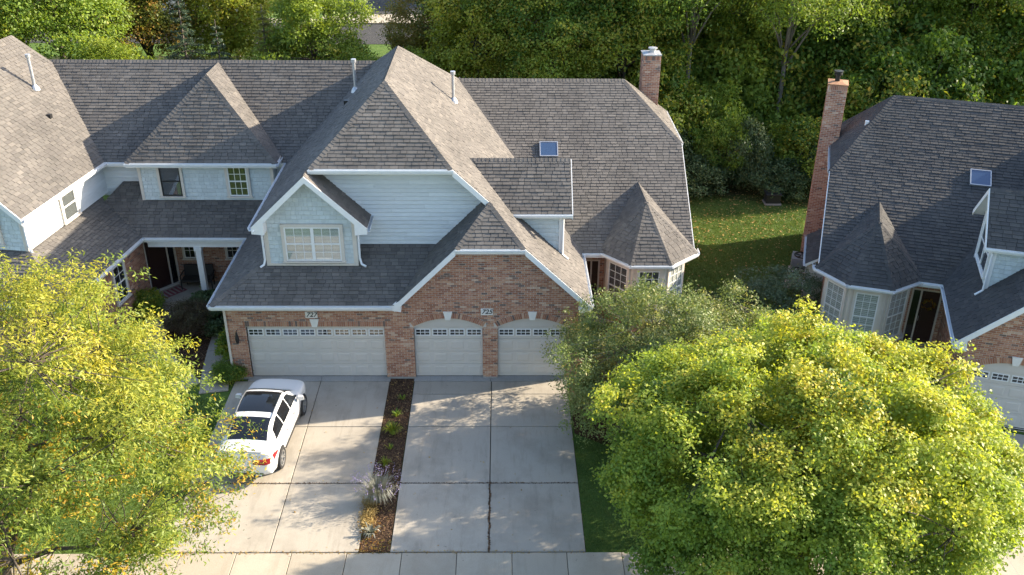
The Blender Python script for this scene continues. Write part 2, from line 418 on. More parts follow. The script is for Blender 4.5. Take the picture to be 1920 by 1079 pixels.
def gutter(ctx, p0, p1, out, s=.115):
    p0, p1, out = Vector(p0), Vector(p1), Vector(out).normalized(); mb = MB(); z = V(0, 0, 1)
    prof = [(0, .0), (0, -s), (s*.75, -s), (s, -.03), (s, .012), (s-.012, .012), (s-.014, -.03), (s*.7, -s+.012), (.012, -s+.012), (.012, 0)]
    a = [p0+out*x+z*y for x, y in prof]; mb.prism(a, p1-p0)
    return mb.build('gutter', 'gutter', ctx)
def board(ctx, p0, p1, w_, out, d=.035, name='trim_board', mat='trim', updir=(0, 0, 1), off=0.):
    """a board between two points, w_ wide downwards, d proud along out"""
    p0, p1, out, u = Vector(p0), Vector(p1), Vector(out).normalized(), Vector(updir)
    mb = MB(); a = [p0+out*off, p1+out*off, p1-u*w_+out*off, p0-u*w_+out*off]; mb.prism(a, out*d)
    return mb.build(name, mat, ctx)
def downspout(ctx, path, r=.04):
    mb = MB(); mb.tube(path, r, 6); return mb.build('downspout', 'gutter', ctx)
def glaze(ctx, win, F, x0, x1, z0, z1, d):
    o, a, u, n = F
    piece('pane', unit_box('glass'), ctx, o+a*(x0)+u*z0+n*d, a*(x1-x0), u*(z1-z0), n*.006, win)
def window(ctx, o, r, out, w_, h, cols=3, rows=2, sash=2, units=1, blind='blind', trim='trim', tw=.1, sill=True, bar='trim', slat=.055):
    """double hung window; o bottom centre on the wall, r right, out outwards; rows per sash"""
    o, r, out = Vector(o), Vector(r).normalized(), Vector(out).normalized(); F = (o, r, V(0, 0, 1), out)
    mb = MB(); W2 = w_/2
    mb.fbox(F, -W2-tw, -W2, -.02, h+tw, 0, .075); mb.fbox(F, W2, W2+tw, -.02, h+tw, 0, .075); mb.fbox(F, -W2, W2, h, h+tw, 0, .073)
    if not sill: mb.fbox(F, -W2, W2, -tw, 0, 0, .074)
    win = mb.build('window', trim, ctx)
    b = MB(); b.fbox(F, -W2, W2, 0, h, .018, .026); b.build('unlit_room_panel', 'unlit_room', ctx, win)  # flat panel over the wall, painted dark as an unlit interior
    if sill:
        b = MB(); b.fbox(F, -W2-tw-.03, W2+tw+.03, -.07, -.02, 0, .11); b.build('sill', trim, ctx, win)
    fr = MB(); mu = MB(); bl = MB(); uw = w_/units
    for k in range(units):
        x0 = -W2+k*uw; x1 = x0+uw; e = .045
        fr.fbox(F, x0, x0+e, 0, h, .026, .066); fr.fbox(F, x1-e, x1, 0, h, .026, .066)
        fr.fbox(F, x0+e, x1-e, 0, e, .026, .065); fr.fbox(F, x0+e, x1-e, h-e, h, .026, .065)
        hs = h/sash
        for s_ in range(1, sash): fr.fbox(F, x0+e, x1-e, hs*s_-.025, hs*s_+.025, .026, .064)
        for s_ in range(sash):
            a0 = e if s_ == 0 else .025; a1 = e if s_ == sash-1 else .025
            z0 = hs*s_+a0; z1 = hs*(s_+1)-a1; cw = (x1-x0-2*e)/cols; ch = (z1-z0)/rows
            for i in range(cols):
                for j in range(rows):
                    glaze(ctx, win, F, x0+e+cw*i+.008, x0+e+cw*(i+1)-.008, z0+ch*j+.008, z0+ch*(j+1)-.008, .050)
            for i in range(1, cols): mu.fbox(F, x0+e+cw*i-.011, x0+e+cw*i+.011, z0, z1, .044, .060)
            for j in range(1, rows): mu.fbox(F, x0+e, x1-e, z0+ch*j-.011, z0+ch*j+.011, .045, .0595)
        if blind:
            z = .05
            while z < h-.05:
                o2 = o+out*.0375; bl.poly([o2+r*(x0+.05)+V(0, 0, z)+out*.009, o2+r*(x1-.05)+V(0, 0, z)+out*.009, o2+r*(x1-.05)+V(0, 0, z+slat*.72)-out*.009, o2+r*(x0+.05)+V(0, 0, z+slat*.72)-out*.009])
                z += slat
    for k in range(1, units): fr.fbox(F, -W2+k*uw-.055, -W2+k*uw+.055, 0, h, .0665, .074)
    fr.build('sash', bar, ctx, win)
    if mu.f: mu.build('muntin', bar, ctx, win)
    if blind: bl.build('blind', blind, ctx, win)
    return win
def text_mesh(txt, size, mat):
    c = bpy.data.curves.new('numerals', 'FONT'); c.body = txt; c.size = size; c.align_x = 'CENTER'; c.align_y = 'CENTER'; c.shear = .28; c.extrude = .004; c.offset = .004
    t = bpy.data.objects.new('numerals_tmp', c); me = bpy.data.meshes.new_from_object(t)
    bpy.data.objects.remove(t); me.materials.append(MATS[mat]); return me
def wall_poly(ctx, loops, out, style, name='wall', seed=1, indiv=0):
    """a wall face with its cladding; the wall part itself is a thin corner/base board so the pieces have a parent"""
    L = [[Vector(p) for p in lp] for lp in loops]
    outv = Vector(out).normalized()
    mb = MB(); lp = L[0]
    if len(L) == 1:
        mb.prism([p-outv*.10 for p in lp], outv*.095)
    else:                                    # wall with openings: a low plinth, the courses carry their own backing
        x0 = min(lp, key=lambda p: (p.z, p.x)); x1 = min(lp, key=lambda p: (p.z, -p.x))
        mb.prism([x0-outv*.10, x1-outv*.10, x1-outv*.10+V(0, 0, .001), x0-outv*.10+V(0, 0, .001)], outv*.05)
    base = {'brick': 'mortar', 'board': 'siding', 'shake': 'shake'}[style]
    ob = mb.build(name, base, ctx)
    if style == 'brick':
        cladding(ctx, loops, out, .0755, lambda g, k: .2135, 'brick', 'brick', ob, 'brick_courses', gap=.014, hb=.010, ht=.010, vgap=.014, backing='mortar', indiv=indiv, jitter=.002, seed=seed)
    elif style == 'board':
        cladding(ctx, loops, out, .152, lambda g, k: g.uniform(3.2, 4.2), 'clapboard', 'siding', ob, 'clapboards', gap=.006, hb=.034, ht=.004, backing='siding', indiv=indiv, jitter=.001, seed=seed)
    else:
        cladding(ctx, loops, out, .16, lambda g, k: g.uniform(.11, .24), 'shake', 'shake', ob, 'shake_courses', gap=.008, hb=.026, ht=.004, backing='shake', indiv=indiv, jitter=.007, seed=seed)
    return ob

# ------------------------------------------------------------------ the houses
ZE = 3.19
def zM(y): return ZE+.633*(y-3.82)
def zR(x): return ZE+.95*(2.95-x)
XR, ZRIDGE = -4.2, zR(-4.2)
def zL(x): return ZRIDGE+.95*(x-XR)
def zlow(y): return ZE+.7*(y+.35)
def zsl(x): return ZE+1.007*(x+3.85)
def arch_loop(x0, w_, n=14, rise=.36, spring=2.13, grow=0.):
    c = x0+w_/2; h = w_/2
    pts = [(x0-grow, 0, 0 if not grow else spring-.02)]
    for i in range(n+1):
        t = -1+2*i/n; pts.append((c+t*(h+grow*.62), 0, spring+rise*(1-t*t)+grow))
    pts.append((x0+w_+grow, 0, 0 if not grow else spring-.02))
    return pts
def garage_door(ctx, x0, w_, h, nwin, cols, yd=.12, arch=False):
    F = (V(x0, yd, 0), V(1, 0, 0), V(0, 0, 1), V(0, -1, 0))
    mb = MB(); mb.fbox(F, 0, w_, .02, h, -.05, 0); door = mb.build('garage_door', 'door_panel', ctx)
    sh = h/4
    for r_ in range(4):                                         # sections and raised panels
        z0 = .02+r_*(h-.02)/4; z1 = .02+(r_+1)*(h-.02)/4
        piece('section', unit_box('door_panel'), ctx, V(x0+.01, yd-.014, z0+.010), V(w_-.02, 0, 0), V(0, .013, 0), V(0, 0, z1-z0-.02), door)
        cw = w_/cols
        for c in range(cols):
            if r_ == 3: continue
            b = MB(); xa, xb, za, zb = c*cw+.07, (c+1)*cw-.07, z0+.10, z1-.10
            o = lambda x, z, d: V(x0+x, yd-d, z)
            i = .04
            b.poly([o(xa, za, .0141), o(xb, za, .0141), o(xb-i, za+i, .024), o(xa+i, za+i, .024)]); b.poly([o(xb, za, .0141), o(xb, zb, .0141), o(xb-i, zb-i, .024), o(xb-i, za+i, .024)])
            b.poly([o(xb, zb, .0141), o(xa, zb, .0141), o(xa+i, zb-i, .024), o(xb-i, zb-i, .024)]); b.poly([o(xa, zb, .0141), o(xa, za, .0141), o(xa+i, za+i, .024), o(xa+i, zb-i, .024)])
            b.poly([o(xa+i, za+i, .024), o(xb-i, za+i, .024), o(xb-i, zb-i, .024), o(xa+i, zb-i, .024)])
            b.build('panel', 'door_panel', ctx, door)
    cw = w_/nwin
    for c in range(nwin):
        cx = (c+.5)*cw; z0 = h-.37; ww, hh = .235, .21
        b = MB()
        b.fbox(F, cx-ww-.035, cx-ww, z0-.035, z0+hh+.035, .008, .03); b.fbox(F, cx+ww, cx+ww+.035, z0-.035, z0+hh+.035, .008, .03)
        b.fbox(F, cx-ww, cx+ww, z0-.035, z0, .008, .029); b.fbox(F, cx-ww, cx+ww, z0+hh, z0+hh+.035, .008, .029)
        for k in (-1, 1): b.fbox(F, cx+k*ww/3-.011, cx+k*ww/3+.011, z0, z0+hh, .012, .027)
        b.fbox(F, cx-ww, cx+ww, z0+hh/2-.011, z0+hh/2+.011, .012, .0265)
        b.build('window_frame', 'trim', ctx, door)
        b = MB(); b.fbox(F, cx-ww, cx+ww, z0, z0+hh, .0145, .0165); b.build('unlit_room_panel', 'unlit_room', ctx, door)  # dark-painted panel in place of the unlit garage behind the panes
        for i in range(3):
            for j in range(2):
                glaze(ctx, door, F, cx-ww+i*ww*2/3+.012, cx-ww+(i+1)*ww*2/3-.012, z0+j*hh/2+.012, z0+(j+1)*hh/2-.012, .019)
    b = MB(); b.fbox(F, -.06, 0, 0, h, -.03, .10); b.fbox(F, w_, w_+.06, 0, h, -.03, .10)
    b.build('door_jamb', 'trim_cream', ctx, door)
    if arch:
        b = MB(); pts = [V(x0-.05, yd-.05, h-.01)]+[V(p[0], yd-.05, p[2]+.04) for p in arch_loop(x0, w_)[1:-1]]+[V(x0+w_+.05, yd-.05, h-.01)]
        b.prism(pts, (0, .05, 0)); b.build('arch_panel', 'door_panel', ctx, door)
    else:
        b = MB(); b.fbox(F, -.06, w_+.06, h, h+.07, -.03, .10); b.build('door_head', 'trim_cream', ctx, door)
    b = MB(); b.box(x0, x0+w_, yd-.02, yd+.03, .0, .02); b.build('door_seal', 'rubber', ctx, door)
    return door
def brick_row(ctx, mb, cx, cz, ang, w_, h, y=0., d=.018):
    """one brick standing in an arch: centre, rotation in the wall plane"""
    c, s = math.cos(ang), math.sin(ang); a = V(c, 0, s); u = V(-s, 0, c); o = V(cx, y, cz); n = V(0, -1, 0)
    mb.fbox((o, a, u, n), -w_/2, w_/2, -h/2, h/2, -.02, d, rng.random())
def keystone(ctx, x, z, h=.33):
    mb = MB(); mb.prism([V(x-.09, -.05, z), V(x+.09, -.05, z), V(x+.16, -.05, z+h), V(x-.16, -.05, z+h)], (0, .06, 0)); mb.build('keystone', 'stone_white', ctx)
def plaque(ctx, x, z, txt):
    mb = MB(); mb.box(x-.21, x+.21, -.03, -.005, z, z+.25); p = mb.build('number_plaque', 'stone_white', ctx)
    b = MB(); t = link('numerals', text_mesh(txt, .25, 'ink'), p)
    t.matrix_basis = ctx.T @ Matrix.Translation((x, -.033, z+.125)) @ Matrix.Rotation(R(90), 4, 'X')
def pipe_vent(ctx, x, y, z, h):
    mb = MB(); mb.tube([(x, y, z-.05), (x, y, z+h)], .06, 12); mb.tube([(x, y, z+h-.02), (x, y, z+h+.10)], .10, 12)
    mb.lathe([(.19, -.06), (.15, .05), (.065, .16)], (x, y, z), 12)
    mb.build('vent_pipe', 'galvanized', ctx, smooth=False)
def chimney(ctx, x0, x1, y0, y1, z0, z1, cap, capmat, seed):
    mb = MB(); mb.box(x0+.01, x1-.01, y0+.01, y1-.01, z0, z1); ch = mb.build('chimney', 'mortar', ctx)
    for pts, out in (([V(x0, y0, z0), V(x1, y0, z0), V(x1, y0, z1-.2), V(x0, y0, z1-.2)], (0, -1, 0)), ([V(x1, y0, z0), V(x1, y1, z0), V(x1, y1, z1-.2), V(x1, y0, z1-.2)], (1, 0, 0)),
                     ([V(x0, y1, z0), V(x0, y0, z0), V(x0, y0, z1-.2), V(x0, y1, z1-.2)], (-1, 0, 0)), ([V(x1, y1, z0), V(x0, y1, z0), V(x0, y1, z1-.2), V(x1, y1, z1-.2)], (0, 1, 0))):
        cladding(ctx, [pts], out, .0755, lambda g, k: .2135, 'brick', 'brick', ch, 'brick_courses', gap=.014, hb=.010, ht=.010, vgap=.014, backing='mortar', jitter=.002, seed=seed)
    mb = MB(); k = 0; xx = x0
    while xx < x1-.03:                                           # soldier course under the cap
        for yy in (y0-.012, y1-.04): mb.box(xx, xx+.062, yy, yy+.052, z1-.2, z1, rng.random())
        xx += .073
    yy = y0+.05
    while yy < y1-.08:
        for xa in (x0-.012, x1-.04): mb.box(xa, xa+.052, yy, yy+.062, z1-.2, z1, rng.random())
        yy += .073
    o = mb.build('brick_band', 'brick', ctx, ch); o['kind'] = 'stuff'
    mb = MB(); mb.box(x0-.03, x1+.03, y0-.03, y1+.03, z1+.003, z1+.05); mb.hexa([(x0, y0, z1+.05), (x1, y0, z1+.05), (x1, y1, z1+.05), (x0, y1, z1+.05), (x0+.2, y0+.2, z1+.09), (x1-.2, y0+.2, z1+.09), (x1-.2, y1-.2, z1+.09), (x0+.2, y1-.2, z1+.09)])
    mb.build('chimney_cap', capmat, ctx, ch)
    mb = MB(); c = ((x0+x1)/2+.05, (y0+y1)/2, z1+.08)
    if cap == 'low': mb.lathe([(0, .0), (.14, 0), (.14, .14), (.20, .15), (.20, .19), (0, .22)], c, 16); m = 'galvanized'
    else: mb.lathe([(0, 0), (.10, 0), (.10, .26), (.17, .27), (.17, .33), (.13, .34), (.13, .38), (.19, .39), (.19, .44), (0, .46)], c, 16); m = 'black_metal'
    mb.build('flue', m, ctx, ch, smooth=False)
    return ch

def main_wing(ctx, yj=8.35, full_left=True, chim=None, seed=10, blinds=('blind', 'blind', 'blind')):
    """right-hand unit: main roof with clipped gable, turret bay, entry, garage slope with its dormer, brick gable with two doors"""
    nM = V(0, -.633, 1); nR_ = V(.95, 0, 1)
    zj = zM(yj); YR = 11.25; zt = zM(YR); bs = (zt-zj)/2.6; hx = 5.14
    yb = YR+(zt-zj)/1.2; ye = YR+(zt-ZE)/1.2
    # --- main roof
    roof(ctx, [(2.95, 3.82, ZE), (7.3, 3.82, ZE), (7.3, yj, zj), (hx, YR, zt), (-2.0, YR, zt)], seed=seed)
    roof(ctx, [(hx, YR, zt), (7.3, yj, zj), (7.3, yb, zj)], seed=seed+1)
    roof(ctx, [(hx, YR, zt), (7.3, yb, zj), (7.3, ye, ZE), (-8.0, ye, ZE), (-8.0, YR, zt)], seed=seed+2)
    nH = V((zt-zj)/(7.3-hx), 0, 1); nB = V(0, 1.2, 1)
    # --- big roof over the garage
    yf, zf = .95, 7.7; xf = 2.95-(zf-ZE)/.95; xfl = 2*XR-xf; xs = -.55; zs = zR(xs)
    PRp = [(2.95, 3.82, ZE), (-2.0, YR, zR(-2.0)), (XR, 8.4, ZRIDGE), (XR, 3.5, ZRIDGE), (xf, yf, zf), (xs, yf, zs), (.66, -.35, zR(.66)), (2.95, -.35, ZE)]
    roof(ctx, PRp, seed=seed+3)
    roof(ctx, [(XR, 3.5, ZRIDGE), (xf, yf, zf), (xfl, yf, zf)], indiv=300, seed=seed+4)
    roof(ctx, [(XR, 8.4, ZRIDGE), (-2.0, YR, zR(-2.0)), (-6.4, YR, zR(-2.0))], seed=seed+5)
    nF = V(0, -(ZRIDGE-zf)/2.55, 1); nL_ = V(-.95, 0, 1); nBk = V(0, (ZRIDGE-zR(-2.0))/2.85, 1)
    # --- small gable in front
    zh = zR(.66); xhl = -3.85+(zh-ZE)/1.007
    roof(ctx, [(xs, yf, zs), (.66, -.35, zh), (xhl, -.35, zh)], indiv=300, seed=seed+6)
    xv = -3.85+(zlow(1.65)-ZE)/1.007
    roof(ctx, [(xs, yf, zs), (xhl, -.35, zh), (-3.85, -.35, ZE), (xv, 1.65, zlow(1.65)), (xs, 1.65, zs)], seed=seed+7)
    nS = V(0, -(zs-zh)/1.3, 1); nSL = V(-1.007, 0, 1)
    caps(ctx, [((-2.0, YR, zt), (hx, YR, zt), nM, nB), ((hx, YR, zt), (7.3, yj, zj), nM, nH), ((hx, YR, zt), (7.3, yb, zj), nB, nH),
               ((XR, 3.5, ZRIDGE), (XR, 8.4, ZRIDGE), nR_, nL_), ((XR, 8.4, ZRIDGE), (-2.0, YR, zt), nR_, nBk), ((XR, 8.4, ZRIDGE), (-6.4, YR, zt), nL_, nBk),
               ((XR, 3.5, ZRIDGE), (xf, yf, zf), nR_, nF), ((XR, 3.5, ZRIDGE), (xfl, yf, zf), nL_, nF),
               ((xs, yf, zs), (.66, -.35, zh), nR_, nS), ((xs, yf, zs), (xhl, -.35, zh), nSL, nS)])
    # valley flashing strips
    for a, b in (((2.95, 3.82, ZE), (-2.0, YR, zt)),):
        a, b = Vector(a), Vector(b); mb = MB(); q = [a+V(-.10, 0, .11), b+V(-.10, 0, .11), b+V(0, 0, .02), a+V(0, 0, .02)]; mb.poly(q)
        q = [a+V(0, 0, .02), b+V(0, 0, .02), b+V(.06, .09, .075), a+V(.06, .09, .075)]; mb.poly(q); mb.build('valley', ctx.roofmat, ctx)
    # --- trim and gutters
    gutter(ctx, (xf+.05, yf, zf-.03), (xfl-.02, yf, zf-.03), (0, -1, 0)); gutter(ctx, (.66, -.35, zh-.03), (xhl, -.35, zh-.03), (0, -1, 0), .09)
    gutter(ctx, (2.95, 3.75, ZE-.02), (2.95, -.35, ZE-.02), (1, 0, 0)); gutter(ctx, (2.96, 3.82, ZE-.02), (3.62, 3.82, ZE-.02), (0, -1, 0))
    gutter(ctx, (7.3, yj+.02, zj-.03), (7.3, yb, zj-.03), (1, 0, 0), .09)
    board(ctx, (xf, yf, zf-.01), (xs, yf, zs-.01), .24, (0, -1, 0), .03, 'rake_board'); board(ctx, (.66, -.35, zh-.01), (2.95, -.35, ZE-.01), .24, (0, -1, 0), .03, 'rake_board')
    board(ctx, (xhl, -.35, zh-.01), (-3.85, -.35, ZE-.01), .24, (0, -1, 0), .03, 'rake_board')
    board(ctx, (7.3, 3.82, ZE-.01), (7.3, yj, zj-.01), .22, (1, 0, 0), .03, 'rake_board')
    mb = MB(); mb.prism([(-3.95, -.352, ZE), (-3.62, -.352, ZE+.2), (-3.62, -.352, ZE-.26), (-3.95, -.352, ZE-.2)], (0, .36, 0)); mb.build('eave_return', 'trim', ctx)
    mb = MB(); mb.prism([(2.98, -.352, ZE), (2.62, -.352, ZE+.24), (2.55, -.352, ZE-.3), (2.98, -.352, ZE-.25)], (0, .36, 0)); mb.build('eave_return', 'trim', ctx)
    # --- siding wall between the two gables
    yw = 1.65
    wall_poly(ctx, [[(xfl, yw, zlow(yw)+.01), (xv, yw, zlow(yw)+.01), (xs-.02, yw, zs-.06), (xs+.06, yw, zs-.1), (xf, yw, zf-.06), (xfl, yw, zf-.06)]], (0, -1, 0), 'board', seed=seed+8, indiv=40)
    # --- skylight
    sx, sy = 1.43, 7.70; u = V(0, 1, .633).normalized(); F_ = (V(sx, sy, zM(sy)), V(1, 0, 0), u, nM.normalized())
    mb = MB(); mb.fbox(F_, 0, .75, 0, .035, 0, .10); mb.fbox(F_, 0, .75, .715, .75, 0, .10); mb.fbox(F_, 0, .035, .035, .715, 0, .10); mb.fbox(F_, .715, .75, .035, .715, 0, .10)
    sk = mb.build('skylight', 'galvanized', ctx); mb = MB(); mb.fbox(F_, .035, .715, .035, .715, .02, .085); mb.build('pane', 'skylight_glass', ctx, sk)
    # --- side dormer on the garage slope
    yd0, zd0, yd1, zd1, xd = 1.62, 5.77, 3.27, 7.22, 2.35; sl = (zd1-zd0)/(yd1-yd0)
    xr = lambda z: 2.95-(z-ZE)/.95
    roof(ctx, [(xr(zd0), yd0, zd0), (xd, yd0, zd0), (xd, yd1, zd1), (xr(zd1), yd1, zd1)], thick=.16, seed=seed+9)
    roof(ctx, [(xr(zd0), 2*yd1-yd0, zd0), (xd, 2*yd1-yd0, zd0), (xd, yd1, zd1), (xr(zd1), yd1, zd1)], thick=.16, seed=seed+11)
    caps(ctx, [((xr(zd1), yd1, zd1), (xd, yd1, zd1), V(0, -sl, 1), V(0, sl, 1))], w=.12)
    gutter(ctx, (xr(zd0)+.02, yd0, zd0-.02), (xd+.02, yd0, zd0-.02), (0, -1, 0), .09)
    for s_ in (1, -1):
        board(ctx, (xd, yd1, zd1), (xd, yd1-s_*(yd1-yd0), zd0), .2, (1, 0, 0), .03, 'rake_board')
    xw = 1.98; y0, y1 = 1.95, 2*yd1-1.95; zt0 = zd0+sl*.33-.14
    wall_poly(ctx, [[(xr(zt0), y0, zt0), (xw, y0, zt0), (xw, y0, zR(xw))]], (0, -1, 0), 'shake', seed=seed+12)
    wall_poly(ctx, [[(xr(zt0), y1, zt0), (xw, y1, zt0), (xw, y1, zR(xw))]], (0, 1, 0), 'shake', seed=seed+13)
    wall_poly(ctx, [[(xw, y0, zR(xw)), (xw, y1, zR(xw)), (xw, y1, zt0), (xw, yd1, zd1-.16), (xw, y0, zt0)]], (1, 0, 0), 'shake', seed=seed+14)
    window(ctx, (xw+.02, yd1, zR(xw)+.28), (0, 1, 0), (1, 0, 0), 1.7, 1.45, 1, 1, 2, units=2, blind='blind_dark')
    mb = MB(); mb.box(xw-.06, xw+.05, y0-.04, y0+.06, zR(xw)-.05, zt0); mb.build('corner_board', 'trim', ctx)
    mb = MB(); mb.box(xw-.06, xw+.05, y1-.06, y1+.04, zR(xw)-.05, zt0); mb.build('corner_board', 'trim', ctx)
    downspout(ctx, [(xw+.12, yd0-.03, zd0-.1), (xw+.08, y0-.07, zd0-.3), (xw+.08, y0-.07, zR(xw+.08)+.06), (xw+.3, y0-.09, zR(xw+.3)+.07)])
    # --- turret roof over the bay
    A = V(5.42, 4.66, 4.98); B = V(5.36, 3.82+(4.98-ZE)/.633, 4.98)
    t = [V(3.6, 4.0, ZE), V(4.72, 2.77, ZE), V(6.26, 2.77, ZE), V(7.42, 3.85, ZE)]
    fac = [[B, A, t[0]], [A, t[0], t[1]], [A, t[1], t[2]], [A, t[2], t[3]], [A, t[3], B]]
    ns = []
    for i, f_ in enumerate(fac):
        roof(ctx, f_, thick=.16, seed=seed+20+i); n_ = newell(f_); ns.append(n_ if n_.z > 0 else -n_)
    caps(ctx, [(A, t[i], ns[i], ns[i+1]) for i in range(4)]+[(A, B, ns[0], ns[4])], w=.10)
    for i in range(3):
        d = (t[i+1]-t[i]).normalized(); gutter(ctx, t[i]-V(0, 0, .02), t[i+1]-V(0, 0, .02), V(d.y, -d.x, 0), .1)
    gutter(ctx, t[3]-V(0, 0, .02), (7.42, 4.3, ZE-.02), (1, 0, 0), .1)
    wpt = [V(3.95, 4.62, 0), V(3.95, 4.12, 0), V(4.87, 3.12, 0), V(6.1, 3.12, 0), V(7.0, 4.0, 0)]
    for i in range(4):
        a, b = wpt[i], wpt[i+1]; d = (b-a).normalized(); out = V(d.y, -d.x, 0); L = (b-a).length
        up = V(0, 0, 1)
        wall_poly(ctx, [[a, b, b+up*.62, a+up*.62]], out, 'brick', seed=seed+30+i)
        mb = MB(); mb.prism([a+up*.62, b+up*.62, b+up*3.05, a+up*3.05], -out*.08); mb.build('bay_panel', 'trim_cream', ctx)
        mb = MB(); mb.fbox((a, d, up, out), -.02, L+.02, .60, .68, -.05, .09); mb.build('sill', 'stone_white', ctx)
        if i: window(ctx, (a+b)/2+up*.85+out*.005, d, out, L-.42, 1.95, 3, 3, 2, blind=blinds[i-1], trim='trim_cream', tw=.09, sill=False, slat=.075)
    # --- side wall with gable, entry, garage side wall
    wall_poly(ctx, [[(7.0, 4.0, 0), (7.0, ye-.4, 0), (7.0, ye-.4, ZE-.05), (7.0, yb, zj-.2), (7.0, yj, zj-.2), (7.0, 4.0, zM(4.0)-.2)]], (1, 0, 0), 'brick', seed=seed+35)
    wall_poly(ctx, [[(2.55, 4.75, 0), (3.97, 4.75, 0), (3.97, 4.75, 3.1), (2.55, 4.75, 3.1)], [(2.72, 4.75, -.1), (2.72, 4.75, 2.45), (3.78, 4.75, 2.45), (3.78, 4.75, -.1)]], (0, -1, 0), 'brick', seed=seed+36)
    F_ = (V(3.25, 4.78, .16), V(1, 0, 0), V(0, 0, 1), V(0, -1, 0))
    mb = MB(); mb.fbox(F_, -.53, .53, 0, 2.3, -.06, -.02); d_ = mb.build('entry_door', 'front_door', ctx)
    mb = MB()
    for x0, x1 in ((-.53, -.47), (.16, .22), (.47, .53)): mb.fbox(F_, x0, x1, 0, 2.3, -.02, .05)
    mb.fbox(F_, -.53, .53, 2.24, 2.3, -.02, .051); mb.build('door_frame', 'trim_cream', ctx, d_)
    for (za, zb) in ((.2, .95), (1.1, 2.1)):
        mb = MB(); mb.fbox(F_, -.36, .05, za, zb, -.02, -.005); mb.build('door_panel', 'front_door', ctx, d_)
    mb = MB(); mb.fbox(F_, .23, .46, .2, 2.2, -.02, .0); mb.build('side_light', 'glass', ctx, d_)
    mb = MB(); mb.tube([V(3.37, 4.73, 1.12), V(3.37, 4.73, 1.32)], .016, 6); mb.build('door_handle', 'alloy', ctx, d_)
    mb = MB(); cw = V(3.12, 4.74, 1.86)
    for k in range(90):
        a = rng.random()*6.283; rr = .2+rng.uniform(-.06, .06); p = cw+V(math.cos(a)*rr, rng.uniform(-.06, 0), math.sin(a)*rr); q = V(rng.uniform(-1, 1), rng.uniform(-1, 1), rng.uniform(-1, 1))*.05; r_ = V(rng.uniform(-1, 1), rng.uniform(-1, 1), rng.uniform(-1, 1))*.035
        mb.poly([p-q, p+r_, p+q, p-r_], rng.random())
    mb.build('wreath', 'leaf_orange', ctx, d_)
    mb = MB(); mb.box(2.5, 4.0, 3.4, 4.8, 0, .15); mb.build('entry_slab', 'concrete', ctx)
    wall_poly(ctx, [[(2.55, 0, 0), (2.55, 4.75, 0), (2.55, 4.75, ZE-.1), (2.55, 0, ZE-.1)]], (1, 0, 0), 'brick', seed=seed+37)
    # --- front brick wall with the doors
    xl = -9.82 if full_left else -8.35
    b0, c0, w8 = -3.245, -.274, 2.44
    xg = lambda z: -3.85+(z-ZE)/1.007+.06
    xq = lambda z: 2.95-(z-ZE)/.95-.06
    outer = [(xl, 0, 0), (2.55, 0, 0), (2.55, 0, zR(2.55)-.06), (xq(zh-.1), 0, zh-.1), (xg(zh-.1), 0, zh-.1), (-3.75, 0, ZE-.05), (xl, 0, ZE-.05)]
    loops = [outer]
    a0 = -9.16
    if full_left: loops.append([(a0, 0, -.1), (a0, 0, 2.16), (a0-.08, 0, 2.16), (a0-.08, 0, 2.375), (a0+4.96, 0, 2.375), (a0+4.96, 0, 2.16), (a0+4.88, 0, 2.16), (a0+4.88, 0, -.1)])
    for x0 in (b0, c0):
        lp = arch_loop(x0, w8, grow=.215)
        lp[0] = (x0-.133, 0, 2.11); lp[-1] = (x0+w8+.133, 0, 2.11)
        if x0 == c0: lp = [(max(p[0], c0-.265), p[1], p[2]) for p in lp]
        loops.append([(x0, 0, -.1), (x0, 0, 2.11)]+lp+[(x0+w8, 0, 2.11), (x0+w8, 0, -.1)])
    wl = wall_poly(ctx, loops, (0, -1, 0), 'brick', name='front_wall', seed=seed+38, indiv=300)
    mb = MB()
    if full_left:
        x = a0-.08
        while x < a0+4.93: brick_row(ctx, mb, x+.034, 2.267, 0, .06, .205); x += .0735
        bk = MB(); bk.poly([(a0-.09, .004, 2.15), (a0+4.97, .004, 2.15), (a0+4.97, .004, 2.39), (a0-.09, .004, 2.39)]); bk.build('mortar_bed', 'mortar', ctx, wl)
    for x0 in (b0, c0):
        cx = x0+w8/2; n = 39; bk = MB(); prev = None
        for i in range(n):
            t_ = -1+2*(i+.5)/n; xx = cx+t_*(w8/2+.07); zz = 2.13+.36*(1-t_*t_)+.11; sl_ = -2*.36*t_/(w8/2)
            brick_row(ctx, mb, xx, zz, math.atan(sl_), .057, .205)
        for i in range(15):
            t_ = -1+2*i/14; q = (V(cx+t_*(w8/2), .005, 2.11+.36*(1-t_*t_)), V(cx+t_*(w8/2+.2), .005, 2.13+.36*(1-t_*t_)+.22))
            if prev: bk.poly([prev[0], q[0], q[1], prev[1]])
            prev = q
        for xa, xb in ((x0-.15, x0+.01), (x0+w8-.01, x0+w8+.15)): bk.poly([(xa, .006, 2.09), (xb, .006, 2.09), (xb, .006, 2.40), (xa, .006, 2.40)])
        bk.build('mortar_bed', 'mortar', ctx, wl)
        keystone(ctx, cx, 2.44)
    o = mb.build('arch_bricks', 'brick', ctx, wl); o['kind'] = 'stuff'
    for x in ([a0, a0+4.88] if full_left else [])+[b0, b0+w8, c0, c0+w8]:
        s_ = .2 if x in (a0, b0, c0) else -.2; mb = MB(); mb.box(min(x, x-s_), max(x, x-s_), .004, .25, 0, 2.12); mb.build('door_reveal', 'brick', ctx, wl)
    for x0 in (b0, c0): garage_door(ctx, x0, w8, 2.13, 4, 4, arch=True)
